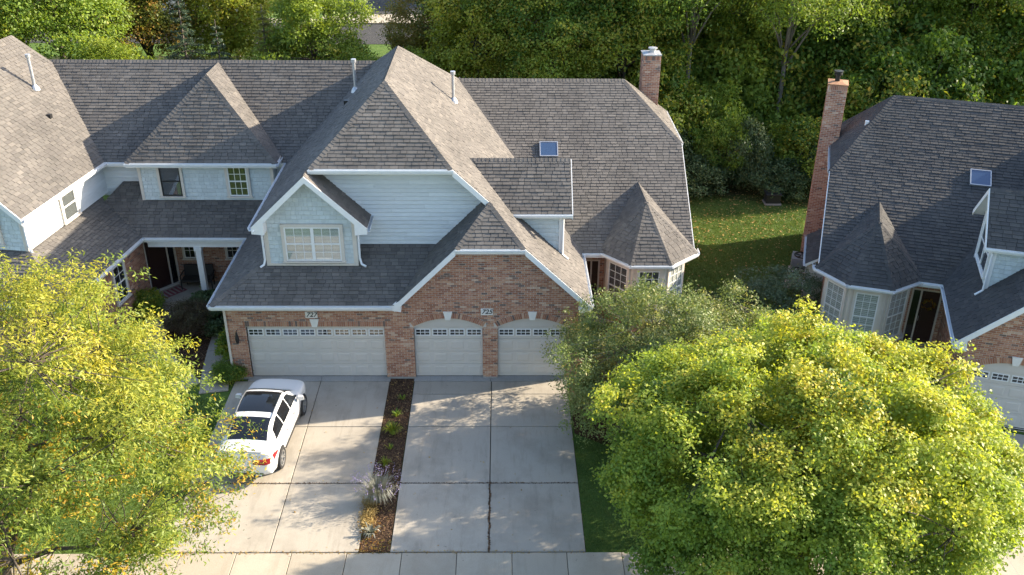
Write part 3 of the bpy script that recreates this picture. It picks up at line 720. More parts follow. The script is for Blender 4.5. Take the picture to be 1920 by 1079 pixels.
    for xa, xb in ([(xl-.02, a0), (a0+4.88, b0)] if full_left else [(xl, b0)])+[(b0+w8, c0), (c0+w8, 2.57)]:
        fo = MB(); fo.box(xa, xb, -.035, .2, -.08, .055); fo.build('foundation', 'apron', ctx)
    if full_left:
        garage_door(ctx, a0, 4.88, 2.13, 8, 8); keystone(ctx, a0+2.44, 2.16, .31)
        plaque(ctx, -6.80, 2.52, '727'); plaque(ctx, -.655, 2.64, '725')
    if chim: chimney(ctx, *chim)
    return dict(zj=zj)

def left_half():
    ctx = HA
    nL_ = V(-.95, 0, 1); zf = 7.7; xfl = 2*XR-(2.95-(zf-ZE)/.95)
    xa = -6.7; za = zL(xa); xe_, ze_ = -8.65, zL(-8.65)
    zLM = lambda y: ze_+.9*(y-6.75)
    yr = 10.25; zr_ = zLM(yr); xr_ = XR+(zr_-ZRIDGE)/.95
    roof(ctx, [(XR, 3.5, ZRIDGE), (xfl, .95, zf), (xa, .95, za), (xa, .5, za), (xe_, .5, ze_), (xe_, 6.75, ze_), (xr_, yr, zr_), (XR, 8.4, ZRIDGE)], seed=101)
    gutter(ctx, (xe_, .48, ze_-.02), (xe_, 6.7, ze_-.02), (-1, 0, 0))
    # window dormer
    xd = -4.72; zd = za-.95*(xd-xa)
    roof(ctx, [(xa, .5, za), (xd, .5, zd), (xd, 1.65, zd), (xa, 1.65, za)], seed=102, thick=.18)
    nDR = V(.95, 0, 1)
    caps(ctx, [((xa, .5, za), (xa, 1.65, za), nL_, nDR)])
    gutter(ctx, (xd, .5, zd-.02), (xd, 1.6, zd-.02), (1, 0, 0))
    board(ctx, (xa, .5, za), (xe_, .5, ze_), .24, (0, -1, 0), .035, 'rake_board'); board(ctx, (xa, .5, za), (xd, .5, zd), .24, (0, -1, 0), .035, 'rake_board')
    for x, s_ in ((xe_, 1), (xd, -1)):
        mb = MB(); mb.prism([(x, .466, ze_-.02), (x+s_*.42, .466, ze_+.3), (x+s_*.42, .466, ze_-.28), (x, .466, ze_-.24)], (0, .46, 0)); mb.build('eave_return', 'trim', ctx)
    yw = .93; x0, x1 = -8.35, -5.18; zb = zlow(yw)+.02
    wall_poly(ctx, [[(x0, yw, zb), (x1, yw, zb), (x1, yw, zd+.3), (xa, yw, za-.28), (x0, yw, zd+.3)]], (0, -1, 0), 'shake', seed=103, indiv=300)
    wall_poly(ctx, [[(x1, yw, zb), (x1, 1.65, zlow(1.65)), (x1, 1.65, zd+.25), (x1, yw, zd+.25)]], (1, 0, 0), 'shake', seed=104)
    wall_poly(ctx, [[(x0, yw, 3.9), (x0, 7.0, 3.9), (x0, 7.0, ze_+.1), (x0, yw, ze_+.1)]], (-1, 0, 0), 'board', seed=105)
    for x in (x0, x1):
        mb = MB(); s_ = 1 if x == x0 else -1; mb.box(min(x-.02*s_, x+.13*s_), max(x-.02*s_, x+.13*s_), yw-.035, yw+.01, zb, zd+.1); mb.build('corner_board', 'trim_cream', ctx)
    board(ctx, (x0, yw-.02, zb+.09), (x1, yw-.02, zb+.09), .08, (0, -1, 0), .03, 'base_board', 'trim_cream')
    window(ctx, (-6.68, yw-.012, 4.32), (1, 0, 0), (0, -1, 0), 1.92, 1.28, 3, 2, 2, units=2, blind='blind', trim='trim_cream', tw=.11)
    downspout(ctx, [(xe_+.05, .44, ze_-.12), (xe_+.22, .6, ze_-.22), (x0-.06, yw-.08, ze_-.42), (x0-.06, yw-.08, zb+.25), (x0-.10, yw-.12, zb+.08), (x0-.22, yw-.2, zb+.02)])
    downspout(ctx, [(xd+.05, .6, zd-.12), (x1+.1, .8, zd-.3), (x1+.08, yw-.02, zd-.5), (x1+.08, yw-.02, zb+.3), (x1+.14, yw-.1, zb+.1), (x1+.3, yw-.18, zb+.05)])
    # low roof over the garage, hipped to the left
    ml = .6; xh = -10.18+(zlow(1.65)-ZE)/ml; xv = -3.85+(zlow(1.65)-ZE)/1.007
    roof(ctx, [(-10.18, -.35, ZE), (-3.85, -.35, ZE), (xv, 1.65, zlow(1.65)), (xh, 1.65, zlow(1.65))], seed=106)
    zp = lambda y: ZE+.85*(y-5.18)
    yv = 5.18+(zlow(1.65)-ZE)/.85
    roof(ctx, [(-10.18, -.35, ZE), (xh, 1.65, zlow(1.65)), (xh, yv, zlow(1.65)), (-10.18, 5.18, ZE)], seed=107)
    caps(ctx, [((-10.18, -.35, ZE), (xh, 1.65, zlow(1.65)), V(0, -.7, 1), V(-ml, 0, 1))])
    gutter(ctx, (-10.2, -.35, ZE-.02), (-3.96, -.35, ZE-.02), (0, -1, 0)); gutter(ctx, (-10.18, -.35, ZE-.02), (-10.18, 5.15, ZE-.02), (-1, 0, 0))
    wall_poly(ctx, [[(-9.82, 0, 0), (-9.82, 5.6, 0), (-9.82, 5.6, ZE-.08), (-9.82, 0, ZE-.08)]], (-1, 0, 0), 'brick', seed=108)
    mb = MB(); mb.box(-9.87, -9.79, -.04, .03, 0, ZE-.1); mb.build('corner_board', 'trim_cream', ctx)
    mb = MB(); mb.tube([V(-9.48, -.13, 1.98), V(-9.48, -.13, 1.72)], [.03, .075], 8); mb.tube([V(-9.48, -.13, 1.72), V(-9.48, -.13, 1.55)], [.075, .05], 8); mb.tube([V(-9.48, 0, 2.0), V(-9.48, -.13, 2.02), V(-9.48, -.13, 1.96)], .015, 6); mb.build('wall_lamp', 'black_metal', ctx)
    pipe_vent(ctx, -5.9, 7.83, zL(-5.9), 1.15); pipe_vent(ctx, -2.05, 7.87, zR(-2.05), 1.1)
    mb = MB(); mb.box(-6.25, -6.05, 6.9, 7.1, zL(-6.15)-.08, zL(-6.15)+.1); mb.build('roof_vent', 'black_metal', ctx)
    # long roof behind, with the projecting hipped bay
    WU0 = V(-16.68, 1.14, 0); Wa = V(.139, .990, 0); Wl = V(-.990, .139, 0)
    W = lambda s, t, z: WU0+Wa*t+Wl*s+V(0, 0, z)
    zU = lambda s: ze_+.95*s
    tl = lambda s: ((6.75+(zU(s)-ze_)/.9)-1.14-.139*s)/.99
    va = W(0, tl(0), zU(0)); vb = W(3.2, tl(3.2), zU(3.2))
    roof(ctx, [(va.x, va.y, zLM(va.y)), (-8.65, 6.75, ze_), (xr_, yr, zr_), (-19.4, yr, zr_), (vb.x, vb.y, zLM(vb.y))], seed=110)
    roof(ctx, [(-4.5, yr, zr_), (-22, yr, zr_), (-22, yr+5.6, zr_-5.04), (-4.5, yr+5.6, zr_-5.04)], seed=111)
    ye_b, ze_b, xb0, xb1 = 6.0, 6.0, -14.78, -8.92; xbm = (xb0+xb1)/2; zbm = 8.84; yba = 8.35; ybr = 6.75+(zbm-ze_)/.9
    sb = (zbm-ze_b)/(xb1-xbm)
    roof(ctx, [(xb0, ye_b, ze_b), (xb1, ye_b, ze_b), (xbm, yba, zbm)], seed=112)
    roof(ctx, [(xb1, ye_b, ze_b), (xb1, 6.95, ze_b), (xbm, ybr, zbm), (xbm, yba, zbm)], seed=113)
    roof(ctx, [(xb0, ye_b, ze_b), (xb0, 6.95, ze_b), (xbm, ybr, zbm), (xbm, yba, zbm)], seed=114)
    nbf = V(0, -(zbm-ze_b)/(yba-ye_b), 1)
    caps(ctx, [((xb0, ye_b, ze_b), (xbm, yba, zbm), nbf, V(-sb, 0, 1)), ((xb1, ye_b, ze_b), (xbm, yba, zbm), nbf, V(sb, 0, 1)), ((xbm, yba, zbm), (xbm, ybr, zbm), V(-sb, 0, 1), V(sb, 0, 1)),
               ((-19.4, yr, zr_), (-5.3, yr, zr_), V(0, -.9, 1), V(0, .9, 1))])
    gutter(ctx, (xb0-.02, ye_b, ze_b-.02), (xb1+.02, ye_b, ze_b-.02), (0, -1, 0)); gutter(ctx, (xb1, ye_b, ze_b-.02), (xb1, 6.75, ze_b-.02), (1, 0, 0))
    gutter(ctx, (-8.95, 6.75, ze_-.02), (-8.68, 6.75, ze_-.02), (0, -1, 0)); gutter(ctx, (-15.75, 6.75, ze_-.02), (-14.8, 6.75, ze_-.02), (0, -1, 0))
    yb = 6.45
    wall_poly(ctx, [[(-14.5, yb, zp(yb)), (-9.2, yb, zp(yb)), (-9.2, yb, ze_b-.1), (-14.5, yb, ze_b-.1)]], (0, -1, 0), 'shake', seed=115)
    wall_poly(ctx, [[(-9.2, yb, 4.1), (-9.2, 7.1, 4.1), (-9.2, 7.1, 5.9), (-9.2, yb, 5.9)]], (1, 0, 0), 'shake', seed=116)
    wall_poly(ctx, [[(-16.4, 7.1, 4.2), (-8.3, 7.1, 4.2), (-8.3, 7.1, ze_+.1), (-16.4, 7.1, ze_+.1)]], (0, -1, 0), 'board', seed=117)
    for x in (-14.52, -9.30):
        mb = MB(); mb.box(x, x+.12, yb-.035, yb+.01, zp(yb), ze_b-.15); mb.build('corner_board', 'trim_cream', ctx)
    window(ctx, (-13.26, yb-.012, 4.47), (1, 0, 0), (0, -1, 0), .8, 1.25, 1, 1, 2, blind='blind_dark', trim='trim_cream', bar='black_trim')
    window(ctx, (-10.60, yb-.012, 4.47), (1, 0, 0), (0, -1, 0), .76, 1.25, 3, 2, 2, blind=None, trim='trim_cream')
    # porch
    el = W(-1.765, 0, 0); 
    pe = W(-1.765, (5.18-1.14+.139*1.765)/.99, ZE)
    sw = .3; zW = lambda s: ZE+.55*(s+1.765)
    pv = None
    s_v = .1; yv2 = 5.18+(zW(s_v)-ZE)/.85; tv = (yv2-1.14-.139*s_v)/.99; pv = W(s_v, tv, zW(s_v))
    roof(ctx, [(pe.x, 5.18, ZE), (-10.18, 5.18, ZE), (-8.2, 5.18+(zlow(1.65)-ZE)/.85*.85, zp(5.18+(zlow(1.65)-ZE)/.85*.85)), (-8.2, 7.1, zp(7.1)), (-15.4, 7.1, zp(7.1)), (pv.x, pv.y, zp(pv.y))], seed=118)
    gutter(ctx, (pe.x, 5.18, ZE-.02), (-10.2, 5.18, ZE-.02), (0, -1, 0))
    mb = MB(); mb.box(-14.2, -10.15, 5.22, 7.4, 2.93, 2.97); mb.build('porch_ceiling', 'trim', ctx)
    mb = MB(); mb.box(-14.2, -9.85, 5.3, 5.5, 2.72, 2.93); mb.build('porch_beam', 'trim', ctx)
    mb = MB(); mb.box(-12.36, -12.14, 5.29, 5.51, .15, 2.72); mb.box(-12.41, -12.09, 5.24, 5.56, .15, .30); mb.box(-12.40, -12.10, 5.25, 5.55, 2.56, 2.721); mb.build('porch_column', 'trim', ctx)
    mb = MB(); mb.prism([(-15.2, 5.45, 0), (-12.9, 5.45, 0), (-12.5, 5.2, 0), (-11.9, 5.2, 0), (-9.85, 5.2, 0), (-9.85, 7.4, 0), (-15.2, 7.4, 0)], (0, 0, .15)); mb.build('porch_slab', 'concrete', ctx)
    wall_poly(ctx, [[(-13.9, 7.3, .15), (-9.8, 7.3, .15), (-9.8, 7.3, 2.95), (-13.9, 7.3, 2.95)]], (0, -1, 0), 'brick', seed=119)
    for x in (-13.18, -11.38): window(ctx, (x, 7.285, 1.28), (1, 0, 0), (0, -1, 0), .70, .72, 3, 2, 1, blind=None, trim='trim_cream', tw=.07)
    # angled entry
    da, db = V(-14.85, 6.2, .15), V(-13.9, 7.3, .15); dd = (db-da).normalized(); do = V(dd.y, -dd.x, 0); L = (db-da).length
    mb = MB(); mb.prism([da, db, db+V(0, 0, 2.8), da+V(0, 0, 2.8)], -do*.1); mb.build('entry_wall', 'trim_cream', ctx)
    F_ = (da, dd, V(0, 0, 1), do)
    mb = MB(); mb.fbox(F_, .1, 1.0, .05, 2.3, .0, .04); dr = mb.build('entry_door', 'front_door', ctx)
    mb = MB(); mb.fbox(F_, 1.06, 1.34, .05, 2.3, .0, .03); mb.build('side_light', 'car_glass', ctx, dr)
    mb = MB()
    for x0, x1 in ((.04, .1), (1.0, 1.06), (1.34, 1.42)): mb.fbox(F_, x0, x1, .0, 2.36, .001, .07)
    mb.fbox(F_, .1, 1.34, 2.3, 2.36, .001, .069); mb.fbox(F_, .04, 1.42, -.02, .05, .001, .16); mb.build('door_frame', 'trim_cream', ctx, dr)
    for za, zb in ((.25, 1.0), (1.15, 2.1)):
        mb = MB(); mb.fbox(F_, .25, .85, za, zb, .04, .052); mb.build('door_panel', 'front_door', ctx, dr)
    # left wing
    roof(ctx, [W(0, 0, zU(0)), W(0, tl(0), zU(0)), W(3.2, tl(3.2), zU(3.2)), W(4.45, 8.2, zU(4.45)), W(4.45, 0, zU(4.45))], seed=120)
    roof(ctx, [W(4.45, 8.2, zU(4.45)), W(3.2, tl(3.2), zU(3.2)), W(5.7, tl(3.2), zU(3.2))], seed=121)
    roof(ctx, [W(4.45, 0, zU(4.45)), W(4.45, 8.2, zU(4.45)), W(8.9, 8.2, zU(0)), W(8.9, 0, zU(0))], seed=122)
    nU = -Wl*.95+V(0, 0, 1); nU2 = Wl*.95+V(0, 0, 1)
    caps(ctx, [(W(4.45, 0, zU(4.45)), W(4.45, 8.2, zU(4.45)), nU, nU2), (W(4.45, 8.2, zU(4.45)), W(3.2, tl(3.2), zU(3.2)), nU, Wa*.7+V(0, 0, 1))])
    gutter(ctx, W(0, 0, zU(0)-.02), W(0, tl(0), zU(0)-.02), -Wl)
    board(ctx, W(0, 0, zU(0)), W(4.45, 0, zU(4.45)), .24, -Wa, .035, 'rake_board')
    wall_poly(ctx, [[W(sw, .4, zW(sw)), W(sw, 6.5, zW(sw)), W(sw, 6.5, zU(sw)-.2), W(sw, .4, zU(sw)-.2)]], -Wl, 'board', seed=123)
    wall_poly(ctx, [[W(sw, .4, zW(sw)), W(8.5, .4, zW(sw)), W(8.5, .4, zU(sw)-.2), W(4.45, .4, zU(4.45)-.25), W(sw, .4, zU(sw)-.2)]], -Wa, 'shake', seed=124)
    mb = MB(); c_ = W(sw, .4, 0); mb.fbox((c_, Wl, V(0, 0, 1), -Wa), -.02, .12, zW(sw), zU(sw)-.2, -.01, .035); mb.build('corner_board', 'trim_cream', ctx)
    window(ctx, W(sw-.012, 3.2, 4.42), -Wa, -Wl, .9, 1.1, 1, 1, 2, blind='blind_dark', trim='trim_cream', tw=.1)
    window(ctx, W(2.2, .388, 4.6), -Wl, -Wa, 1.9, 1.25, 3, 2, 2, units=2, blind='blind', trim='trim_cream')
    downspout(ctx, [W(-.05, .1, zU(0)-.12), W(.2, .3, zU(0)-.3), W(sw-.06, .34, zU(0)-.5), W(sw-.06, .34, zW(sw)+.3), W(sw-.25, .2, zW(sw)+.05)])
    zF = lambda t: ZE+.6*(t+1.5)
    roof(ctx, [W(-1.765, -1.5, ZE), W(-1.765, (5.18-1.14+.139*1.765)/.99, ZE), pv, W(sw, tv+.25, zW(sw)), W(sw, .42, zW(sw))], seed=125)
    roof(ctx, [W(-1.765, -1.5, ZE), W(sw, .42, zW(sw)), W(8.6, .42, zW(sw)), W(8.6, -1.5, ZE)], seed=126)
    caps(ctx, [(W(-1.765, -1.5, ZE), W(sw, .42, zW(sw)), -Wl*.55+V(0, 0, 1), -Wa*.6+V(0, 0, 1))])
    gutter(ctx, W(-1.765, -1.52, ZE-.02), pe-V(0, 0, .02), -Wl); gutter(ctx, W(-1.765, -1.5, ZE-.02), W(8.6, -1.5, ZE-.02), -Wa)
    wall_poly(ctx, [[W(-1.4, -1.15, 0), W(-1.4, 4.9, 0), W(-1.4, 4.9, ZE-.08), W(-1.4, -1.15, ZE-.08)]], -Wl, 'brick', seed=127)
    wall_poly(ctx, [[W(-1.4, -1.15, 0), W(8.3, -1.15, 0), W(8.3, -1.15, ZE-.08), W(-1.4, -1.15, ZE-.08)]], -Wa, 'brick', seed=128)
    window(ctx, W(-1.412, 2.75, 1.25), -Wa, -Wl, .8, 1.5, 2, 2, 2, blind=None, trim='trim_cream', tw=.09)
    pb = W(2.65, 7.1, zU(2.65)); pipe_vent(ctx, -18.52, 7.93, ze_+.95*((V(-18.52, 7.93, 0)-WU0).dot(Wl)), 1.25)
    q = V(-17.77, 6.98, 0); zz = ze_+.95*((q-WU0).dot(Wl)); mb = MB(); mb.box(q.x-.12, q.x+.1, q.y-.1, q.y+.1, zz-.1, zz+.08); mb.build('roof_vent', 'black_metal', ctx)
    return W

rootA = empty('townhouse', (-6, 5, 0), 'long brick and pale blue townhouse with grey shingle roofs and plaques 727 and 725', 'house')
HA = Ctx(root=rootA)
main_wing(HA, 8.35, True, (6.05, 6.8, 12.0, 12.8, 3.0, 8.72, 'low', 'galvanized', 61), seed=10, blinds=('blind_dark', 'blind_dark', 'blind'))
WING = left_half()
th = R(-17.5)
TB = Matrix.Translation((15.87, 1.24, 0)) @ Matrix.Rotation(th, 4, 'Z') @ Matrix.Scale(-1, 4, (1, 0, 0)) @ Matrix.Translation((-2.95, -3.82, 0))
pB = TB @ V(1, 6, 0)
rootB = empty('brick_house', (pB.x, pB.y, 0), 'brick house with dark shingle roof and faceted turret across the lawn', 'house')
HB = Ctx(TB, rootB, 'shingle_dark')
main_wing(HB, 7.7, False, (7.02, 7.78, 10.9, 11.7, 0, 8.2, 'tall', 'rusty_metal', 62), seed=210)
def right_house_extra():
    ctx = HB
    roof(ctx, [(XR, 3.5, ZRIDGE), (-6.6, .95, 7.7), (-6.6, 1.2, 7.7), (-8.65, 1.2, zL(-8.65)), (-8.65, 8.4, zL(-8.65)), (-6.4, 11.25, zR(-2.0)), (XR, 8.4, ZRIDGE)], seed=230)
    roof(ctx, [(-8.65, -.35, ZE), (-3.85, -.35, ZE), (-2.46, 1.65, zlow(1.65)), (-8.65, 1.65, zlow(1.65))], seed=231)
    wall_poly(ctx, [[(-8.35, 0, 0), (-8.35, 14, 0), (-8.35, 14, 5.6), (-8.35, 1.65, 5.6), (-8.35, 1.65, 4.4), (-8.35, 0, 3.2)]], (-1, 0, 0), 'brick', seed=232)
    # small square bay window on the lawn side, with its own roof
    x0, x1, y0, y1 = 7.0, 7.55, 5.2, 7.6
    roof(ctx, [(7.75, 5.0, 2.75), (7.75, 7.8, 2.75), (7.0, 7.8, 3.25), (7.0, 5.0, 3.25)], thick=.12, seed=233)
    gutter(ctx, (7.75, 5.0, 2.74), (7.75, 7.8, 2.74), (1, 0, 0), .09)
    mb = MB(); mb.box(7.0, x1, y0, y1, .62, 2.65); mb.build('bay_panel', 'trim_cream', ctx)
    for pts, out in (([(x1, y0, 0), (x1, y1, 0), (x1, y1, .62), (x1, y0, .62)], (1, 0, 0)), ([(7.0, y0, 0), (x1, y0, 0), (x1, y0, .62), (7.0, y0, .62)], (0, -1, 0))): wall_poly(ctx, [pts], out, 'brick', seed=234)
    window(ctx, (x1+.003, 6.4, .8), (0, 1, 0), (1, 0, 0), 1.9, 1.7, 1, 1, 2, units=3, blind='blind', trim='trim_cream', tw=.08)
    mb = MB(); mb.box(-.1+.55, .05+.55, -.09, -.012, 3.02, 3.14); mb.build('alarm_box', 'red_plastic', ctx)
    q = V(6.1, 10.2, 0); zz = zM(11.25)-(6.1-5.14)*(zM(11.25)-zM(7.7))/2.16; mb = MB(); mb.box(6.0, 6.15, 10.1, 10.25, zz-.05, zz+.16); mb.build('roof_vent', 'trim', ctx)
right_house_extra()

# ------------------------------------------------------------------ ground, drives, walks
def sheet(name, pts, z, mat, label=None, bot=None):
    mb = MB(); mb.poly([(x, y, z) for x, y in pts]); o = mb.build(name, mat); o['kind'] = 'structure'
    if label: o['label'] = label
    return o
sheet('ground', [(-400, -300), (400, -300), (400, 600), (-400, 600)], -.05, 'lawn', 'grass lawn round the houses')
sheet('wood_floor', [(-60, 17.6), (7, 18.2), (12.5, 16.9), (17, 15.6), (26, 14), (70, 12), (70, 46), (-60, 46)], -.04, 'litter', 'leaf litter under the trees behind the houses')
def slabs(name, cells, mat, label, base_pts, gap=.012, zt=0., group=None):
    o = sheet(name, base_pts, zt-.03, 'soil', label)
    for c in cells:
        if len(c) == 4 and not isinstance(c[0], tuple):
            x0, x1, y0, y1 = c; pts = [(x0+gap, y0+gap), (x1-gap, y0+gap), (x1-gap, y1-gap), (x0+gap, y1-gap)]
        else:
            cx = sum(p[0] for p in c)/len(c); cy = sum(p[1] for p in c)/len(c)
            pts = [(x+(gap if x < cx else -gap), y+(gap if y < cy else -gap)) for x, y in c]
        mb = MB(); dz = rng.uniform(-.004, .004); k = .008
        inn = []
        for i, p in enumerate(pts):
            c_ = V(sum(q[0] for q in pts)/len(pts), sum(q[1] for q in pts)/len(pts), 0); d = (c_-V(p[0], p[1], 0)); inn.append(V(p[0], p[1], 0)+V(math.copysign(k, d.x), math.copysign(k, d.y), 0))
        top = [V(p.x, p.y, zt+dz) for p in inn]; mid = [V(p[0], p[1], zt-.008+dz) for p in pts]; bot = [V(p[0], p[1], zt-.045) for p in pts]
        r = rng.random(); mb.poly(top, r)
        for i in range(len(pts)):
            j = (i+1) % len(pts); mb.poly([mid[i], mid[j], top[j], top[i]], r); mb.poly([bot[i], bot[j], mid[j], mid[i]], r)
        mb.build('slab', mat, WORLD, o)
    return o
ys = [-8.88, -5.90, -2.97, -.22]
cells = []
for x0, x1 in ((-3.29, -.50), (-.50, 2.24)):
    for i in range(2): cells.append((x0, x1, ys[i], ys[i+1]))
    cells.append((x0, x1, -2.97, -1.05)); cells.append((x0, x1, -1.05, -.22))
slabs('driveway', cells, 'concrete', 'concrete driveway slabs in front of the two single garage doors', [(-3.29, -8.88), (2.24, -8.88), (2.24, -.2), (-3.29, -.2)], gap=.014)
cells = []
for x0, x1 in ((-9.75, -6.66), (-6.66, -4.17)):
    for i in range(3): cells.append((x0, x1, ys[i], ys[i+1]))
slabs('driveway', cells, 'concrete', 'concrete driveway slabs under the white car', [(-9.75, -8.88), (-4.17, -8.88), (-4.17, -.2), (-9.75, -.2)], gap=.012)
slabs('garage_apron', [(-9.3, -6.66, -.215, .12), (-6.66, -4.15, -.215, .12), (-3.3, -.53, -.215, .12), (-.53, 2.3, -.215, .12)], 'apron', 'narrow concrete apron at the garage doors', [(-9.3, -.21), (2.3, -.21), (2.3, .12), (-9.3, .12)], gap=.006, zt=.012)
xs_ = [-32.3+1.545*i for i in range(40)]
slabs('sidewalk', [(xs_[i], xs_[i+1], -10.45, -8.90) for i in range(39)], 'concrete_walk', 'pale concrete sidewalk along the street', [(xs_[0], -10.46), (xs_[-1], -10.46), (xs_[-1], -8.89), (xs_[0], -8.89)], gap=.009, zt=.004)
def ribbon(path, w_, n):
    P_ = [Vector((*p, 0)) for p in path]; L = []
    out = []
    ts = np.linspace(0, len(P_)-1, n+1)
    def ev(t):
        i = min(int(t), len(P_)-2); f = t-i; g = lambda k: P_[min(max(k, 0), len(P_)-1)]
        a, b, c, d = g(i-1), g(i), g(i+1), g(i+2)
        return .5*((2*b)+(c-a)*f+(2*a-5*b+4*c-d)*f*f+(3*b-a-3*c+d)*f**3)
    pts = [ev(t) for t in ts]
    for i in range(len(pts)):
        d = (pts[min(i+1, n)]-pts[max(i-1, 0)]).normalized(); s = V(-d.y, d.x, 0)*w_/2; out.append((pts[i]+s, pts[i]-s))
    return out
for k, (path, lab) in enumerate((([(-10.35, -.9), (-10.75, 1.2), (-10.95, 3.2), (-11.5, 4.6), (-12.6, 5.15)], 'curving concrete walk beside the garage wall'), ([(-13.55, 5.4), (-13.9, 4.2), (-13.6, 2.4), (-12.6, .8), (-11.3, -.6)], 'curving concrete walk in front of the porch step'))):
    rb = ribbon(path, 1.0, 6); base = MB()
    for i in range(6): base.poly([(*rb[i][0].xy, -.04), (*rb[i][1].xy, -.04), (*rb[i+1][1].xy, -.04), (*rb[i+1][0].xy, -.04)])
    o = base.build('walkway', 'soil'); o['kind'] = 'structure'; o['label'] = lab
    for i in range(6):
        a, b, c, d = rb[i][0], rb[i][1], rb[i+1][1], rb[i+1][0]; g = .012
        t = [a.lerp(d, g), b.lerp(c, g), c.lerp(b, g), d.lerp(a, g)]; mb = MB(); zt = .0 if k == 0 else -.006
        mb.prism([V(p.x, p.y, zt-.05) for p in t], (0, 0, .05), rng.random()); mb.build('slab', 'concrete', WORLD, o)
sheet('mulch_strip', [(-4.165, -8.87), (-3.30, -8.87), (-3.30, -.08), (-4.165, -.08)], -.022, 'mulch', 'bark mulch strip between the two driveways')
sheet('mulch_bed', [(-13.2, 5.2), (-9.85, 5.2), (-9.85, -.3), (-10.4, -.5), (-13.4, 1.6)], -.047, 'mulch', 'dark planting bed between the walk and the garage')
sheet('mulch_bed', [(2.3, -3.3), (3.2, -3.9), (4.6, -4.2), (6.6, -2.8), (7.6, 1.5), (7.6, 4.2), (2.3, 4.6)], -.047, 'mulch', 'dark planting bed under the tree beside the right-hand garage door')
M = TB
def tb(x, y): p = M @ V(x, y, 0); return (p.x, p.y)
g_ = [tb(-4, -.25), tb(2.5, -.25), tb(3.2, -9.5), tb(-4, -9.5)]
cl = []
for i in range(3):
    for j in range(2):
        f = lambda a, b: tuple(V(*g_[0], 0).lerp(V(*g_[1], 0), a).lerp(V(*g_[3], 0).lerp(V(*g_[2], 0), a), b).xy)
        cl.append([f(j/2+.002, i/3), f((j+1)/2-.002, i/3), f((j+1)/2-.002, (i+1)/3-.003), f(j/2+.002, (i+1)/3-.003)])
slabs('driveway', [c for c in cl], 'concrete', 'concrete driveway slabs in front of the house across the lawn', g_, gap=.0)
# street in front (outside the frame) and the road far behind
def strip(name, y0, y1, z, mat, lab, x0=-200, x1=200, tilt=0): return sheet(name, [(x0, y0-tilt*x0*0), (x1, y0), (x1, y1), (x0, y1)], z, mat, lab)
strip('street', -21, -12.8, -.035, 'asphalt', 'asphalt street in front of the sidewalk')
sheet('road', [(-120, 50), (2, 50), (2, 57.5), (-120, 57.5)], -.03, 'asphalt', 'asphalt road far behind the trees')
sheet('road', [(-16.5, 61), (-4, 61), (-6, 90), (-24, 90)], -.028, 'asphalt', 'asphalt side road running away behind the trees')
mb = MB(); mb.box(-120, 2, 57.5, 59.2, -.05, .06); o = mb.build('pavement', 'concrete_walk'); o['kind'] = 'structure'; o['label'] = 'pale pavement along the far road'
sheet('road', [(-16.5, 57.4), (-4, 57.4), (-4, 61), (-16.5, 61)], .068, 'concrete_walk', 'pale driveway apron at the far road')
# grass blades, fallen leaves, bark chips: nobody could count them
def scatter_tris(name, mat, n, area, size, zb, label, up=True, density=None, cat=None, seed=3, aspect=.22):
    g = np.random.default_rng(seed); pts = []
    x0, x1, y0, y1 = area
    p = np.stack([g.uniform(x0, x1, n), g.uniform(y0, y1, n)], 1)
    if density is not None: p = p[density(p)]
    n = len(p); a = g.uniform(0, 2*np.pi, n); s = size*g.uniform(.5, 1.3, n)
    v = np.zeros((n, 4 if not up else 3, 3)); d = np.stack([np.cos(a), np.sin(a)], 1)
    if up:
        v[:, 0, :2] = p-d*s[:, None]*aspect*.5; v[:, 1, :2] = p+d*s[:, None]*aspect*.5
        v[:, 2, :2] = p+g.normal(0, .35, (n, 2))*s[:, None]; v[:, :2, 2] = zb; v[:, 2, 2] = zb+s*g.uniform(.5, 1, n)
    else:
        e = np.stack([-d[:, 1], d[:, 0]], 1)*s[:, None]*aspect; d = d*s[:, None]*.5
        v[:, 0, :2] = p-d; v[:, 1, :2] = p+e*.5; v[:, 2, :2] = p+d; v[:, 3, :2] = p-e*.5
        v[:, :, 2] = zb+g.uniform(0, .35, (n, 4))*s[:, None]
    o = np_mesh(name, v, mat, g.random(n)); o['kind'] = 'stuff'; o['label'] = label
    return o
def np_mesh(name, v, mat, rnd, parent=None, mesh_only=False):
    """v: (n, k, 3) separate k-gons"""
    n, k, _ = v.shape; me = bpy.data.meshes.new(name)
    me.vertices.add(n*k); me.vertices.foreach_set('co', v.reshape(-1).astype(np.float32))
    me.loops.add(n*k); me.loops.foreach_set('vertex_index', np.arange(n*k, dtype=np.int32))
    me.polygons.add(n); me.polygons.foreach_set('loop_start', np.arange(0, n*k, k, dtype=np.int32))
    me.materials.append(MATS[mat])
    a = me.attributes.new('rnd', 'FLOAT', 'FACE'); a.data.foreach_set('value', np.asarray(rnd, np.float32))
    me.update(calc_edges=True)
    return me if mesh_only else link(name, me, parent)
in_rect = lambda p, x0, x1, y0, y1: (p[:, 0] > x0) & (p[:, 0] < x1) & (p[:, 1] > y0) & (p[:, 1] < y1)
inB = TB.inverted()
def in_house(p):
    a = np.array(inB)[:2, :2]; t = np.array(inB)[:2, 3]; q = p @ a.T + t
    return in_rect(q, -9, 7.7, -9.6, 16)
scatter_tris('grass_blades', 'grass', 150000, (7.1, 16, 3.0, 17.5), .075, -.05, 'short green grass on the lawn between the houses', density=lambda p: ~in_house(p))
scatter_tris('grass_blades', 'grass', 60000, (2.27, 12, -8.85, -3.5), .075, -.05, 'short green grass beside the right edge of the driveway', density=lambda p: ~in_house(p) & ~((p[:, 0] < 6.4) & (p[:, 1] > -3.7)), seed=4)
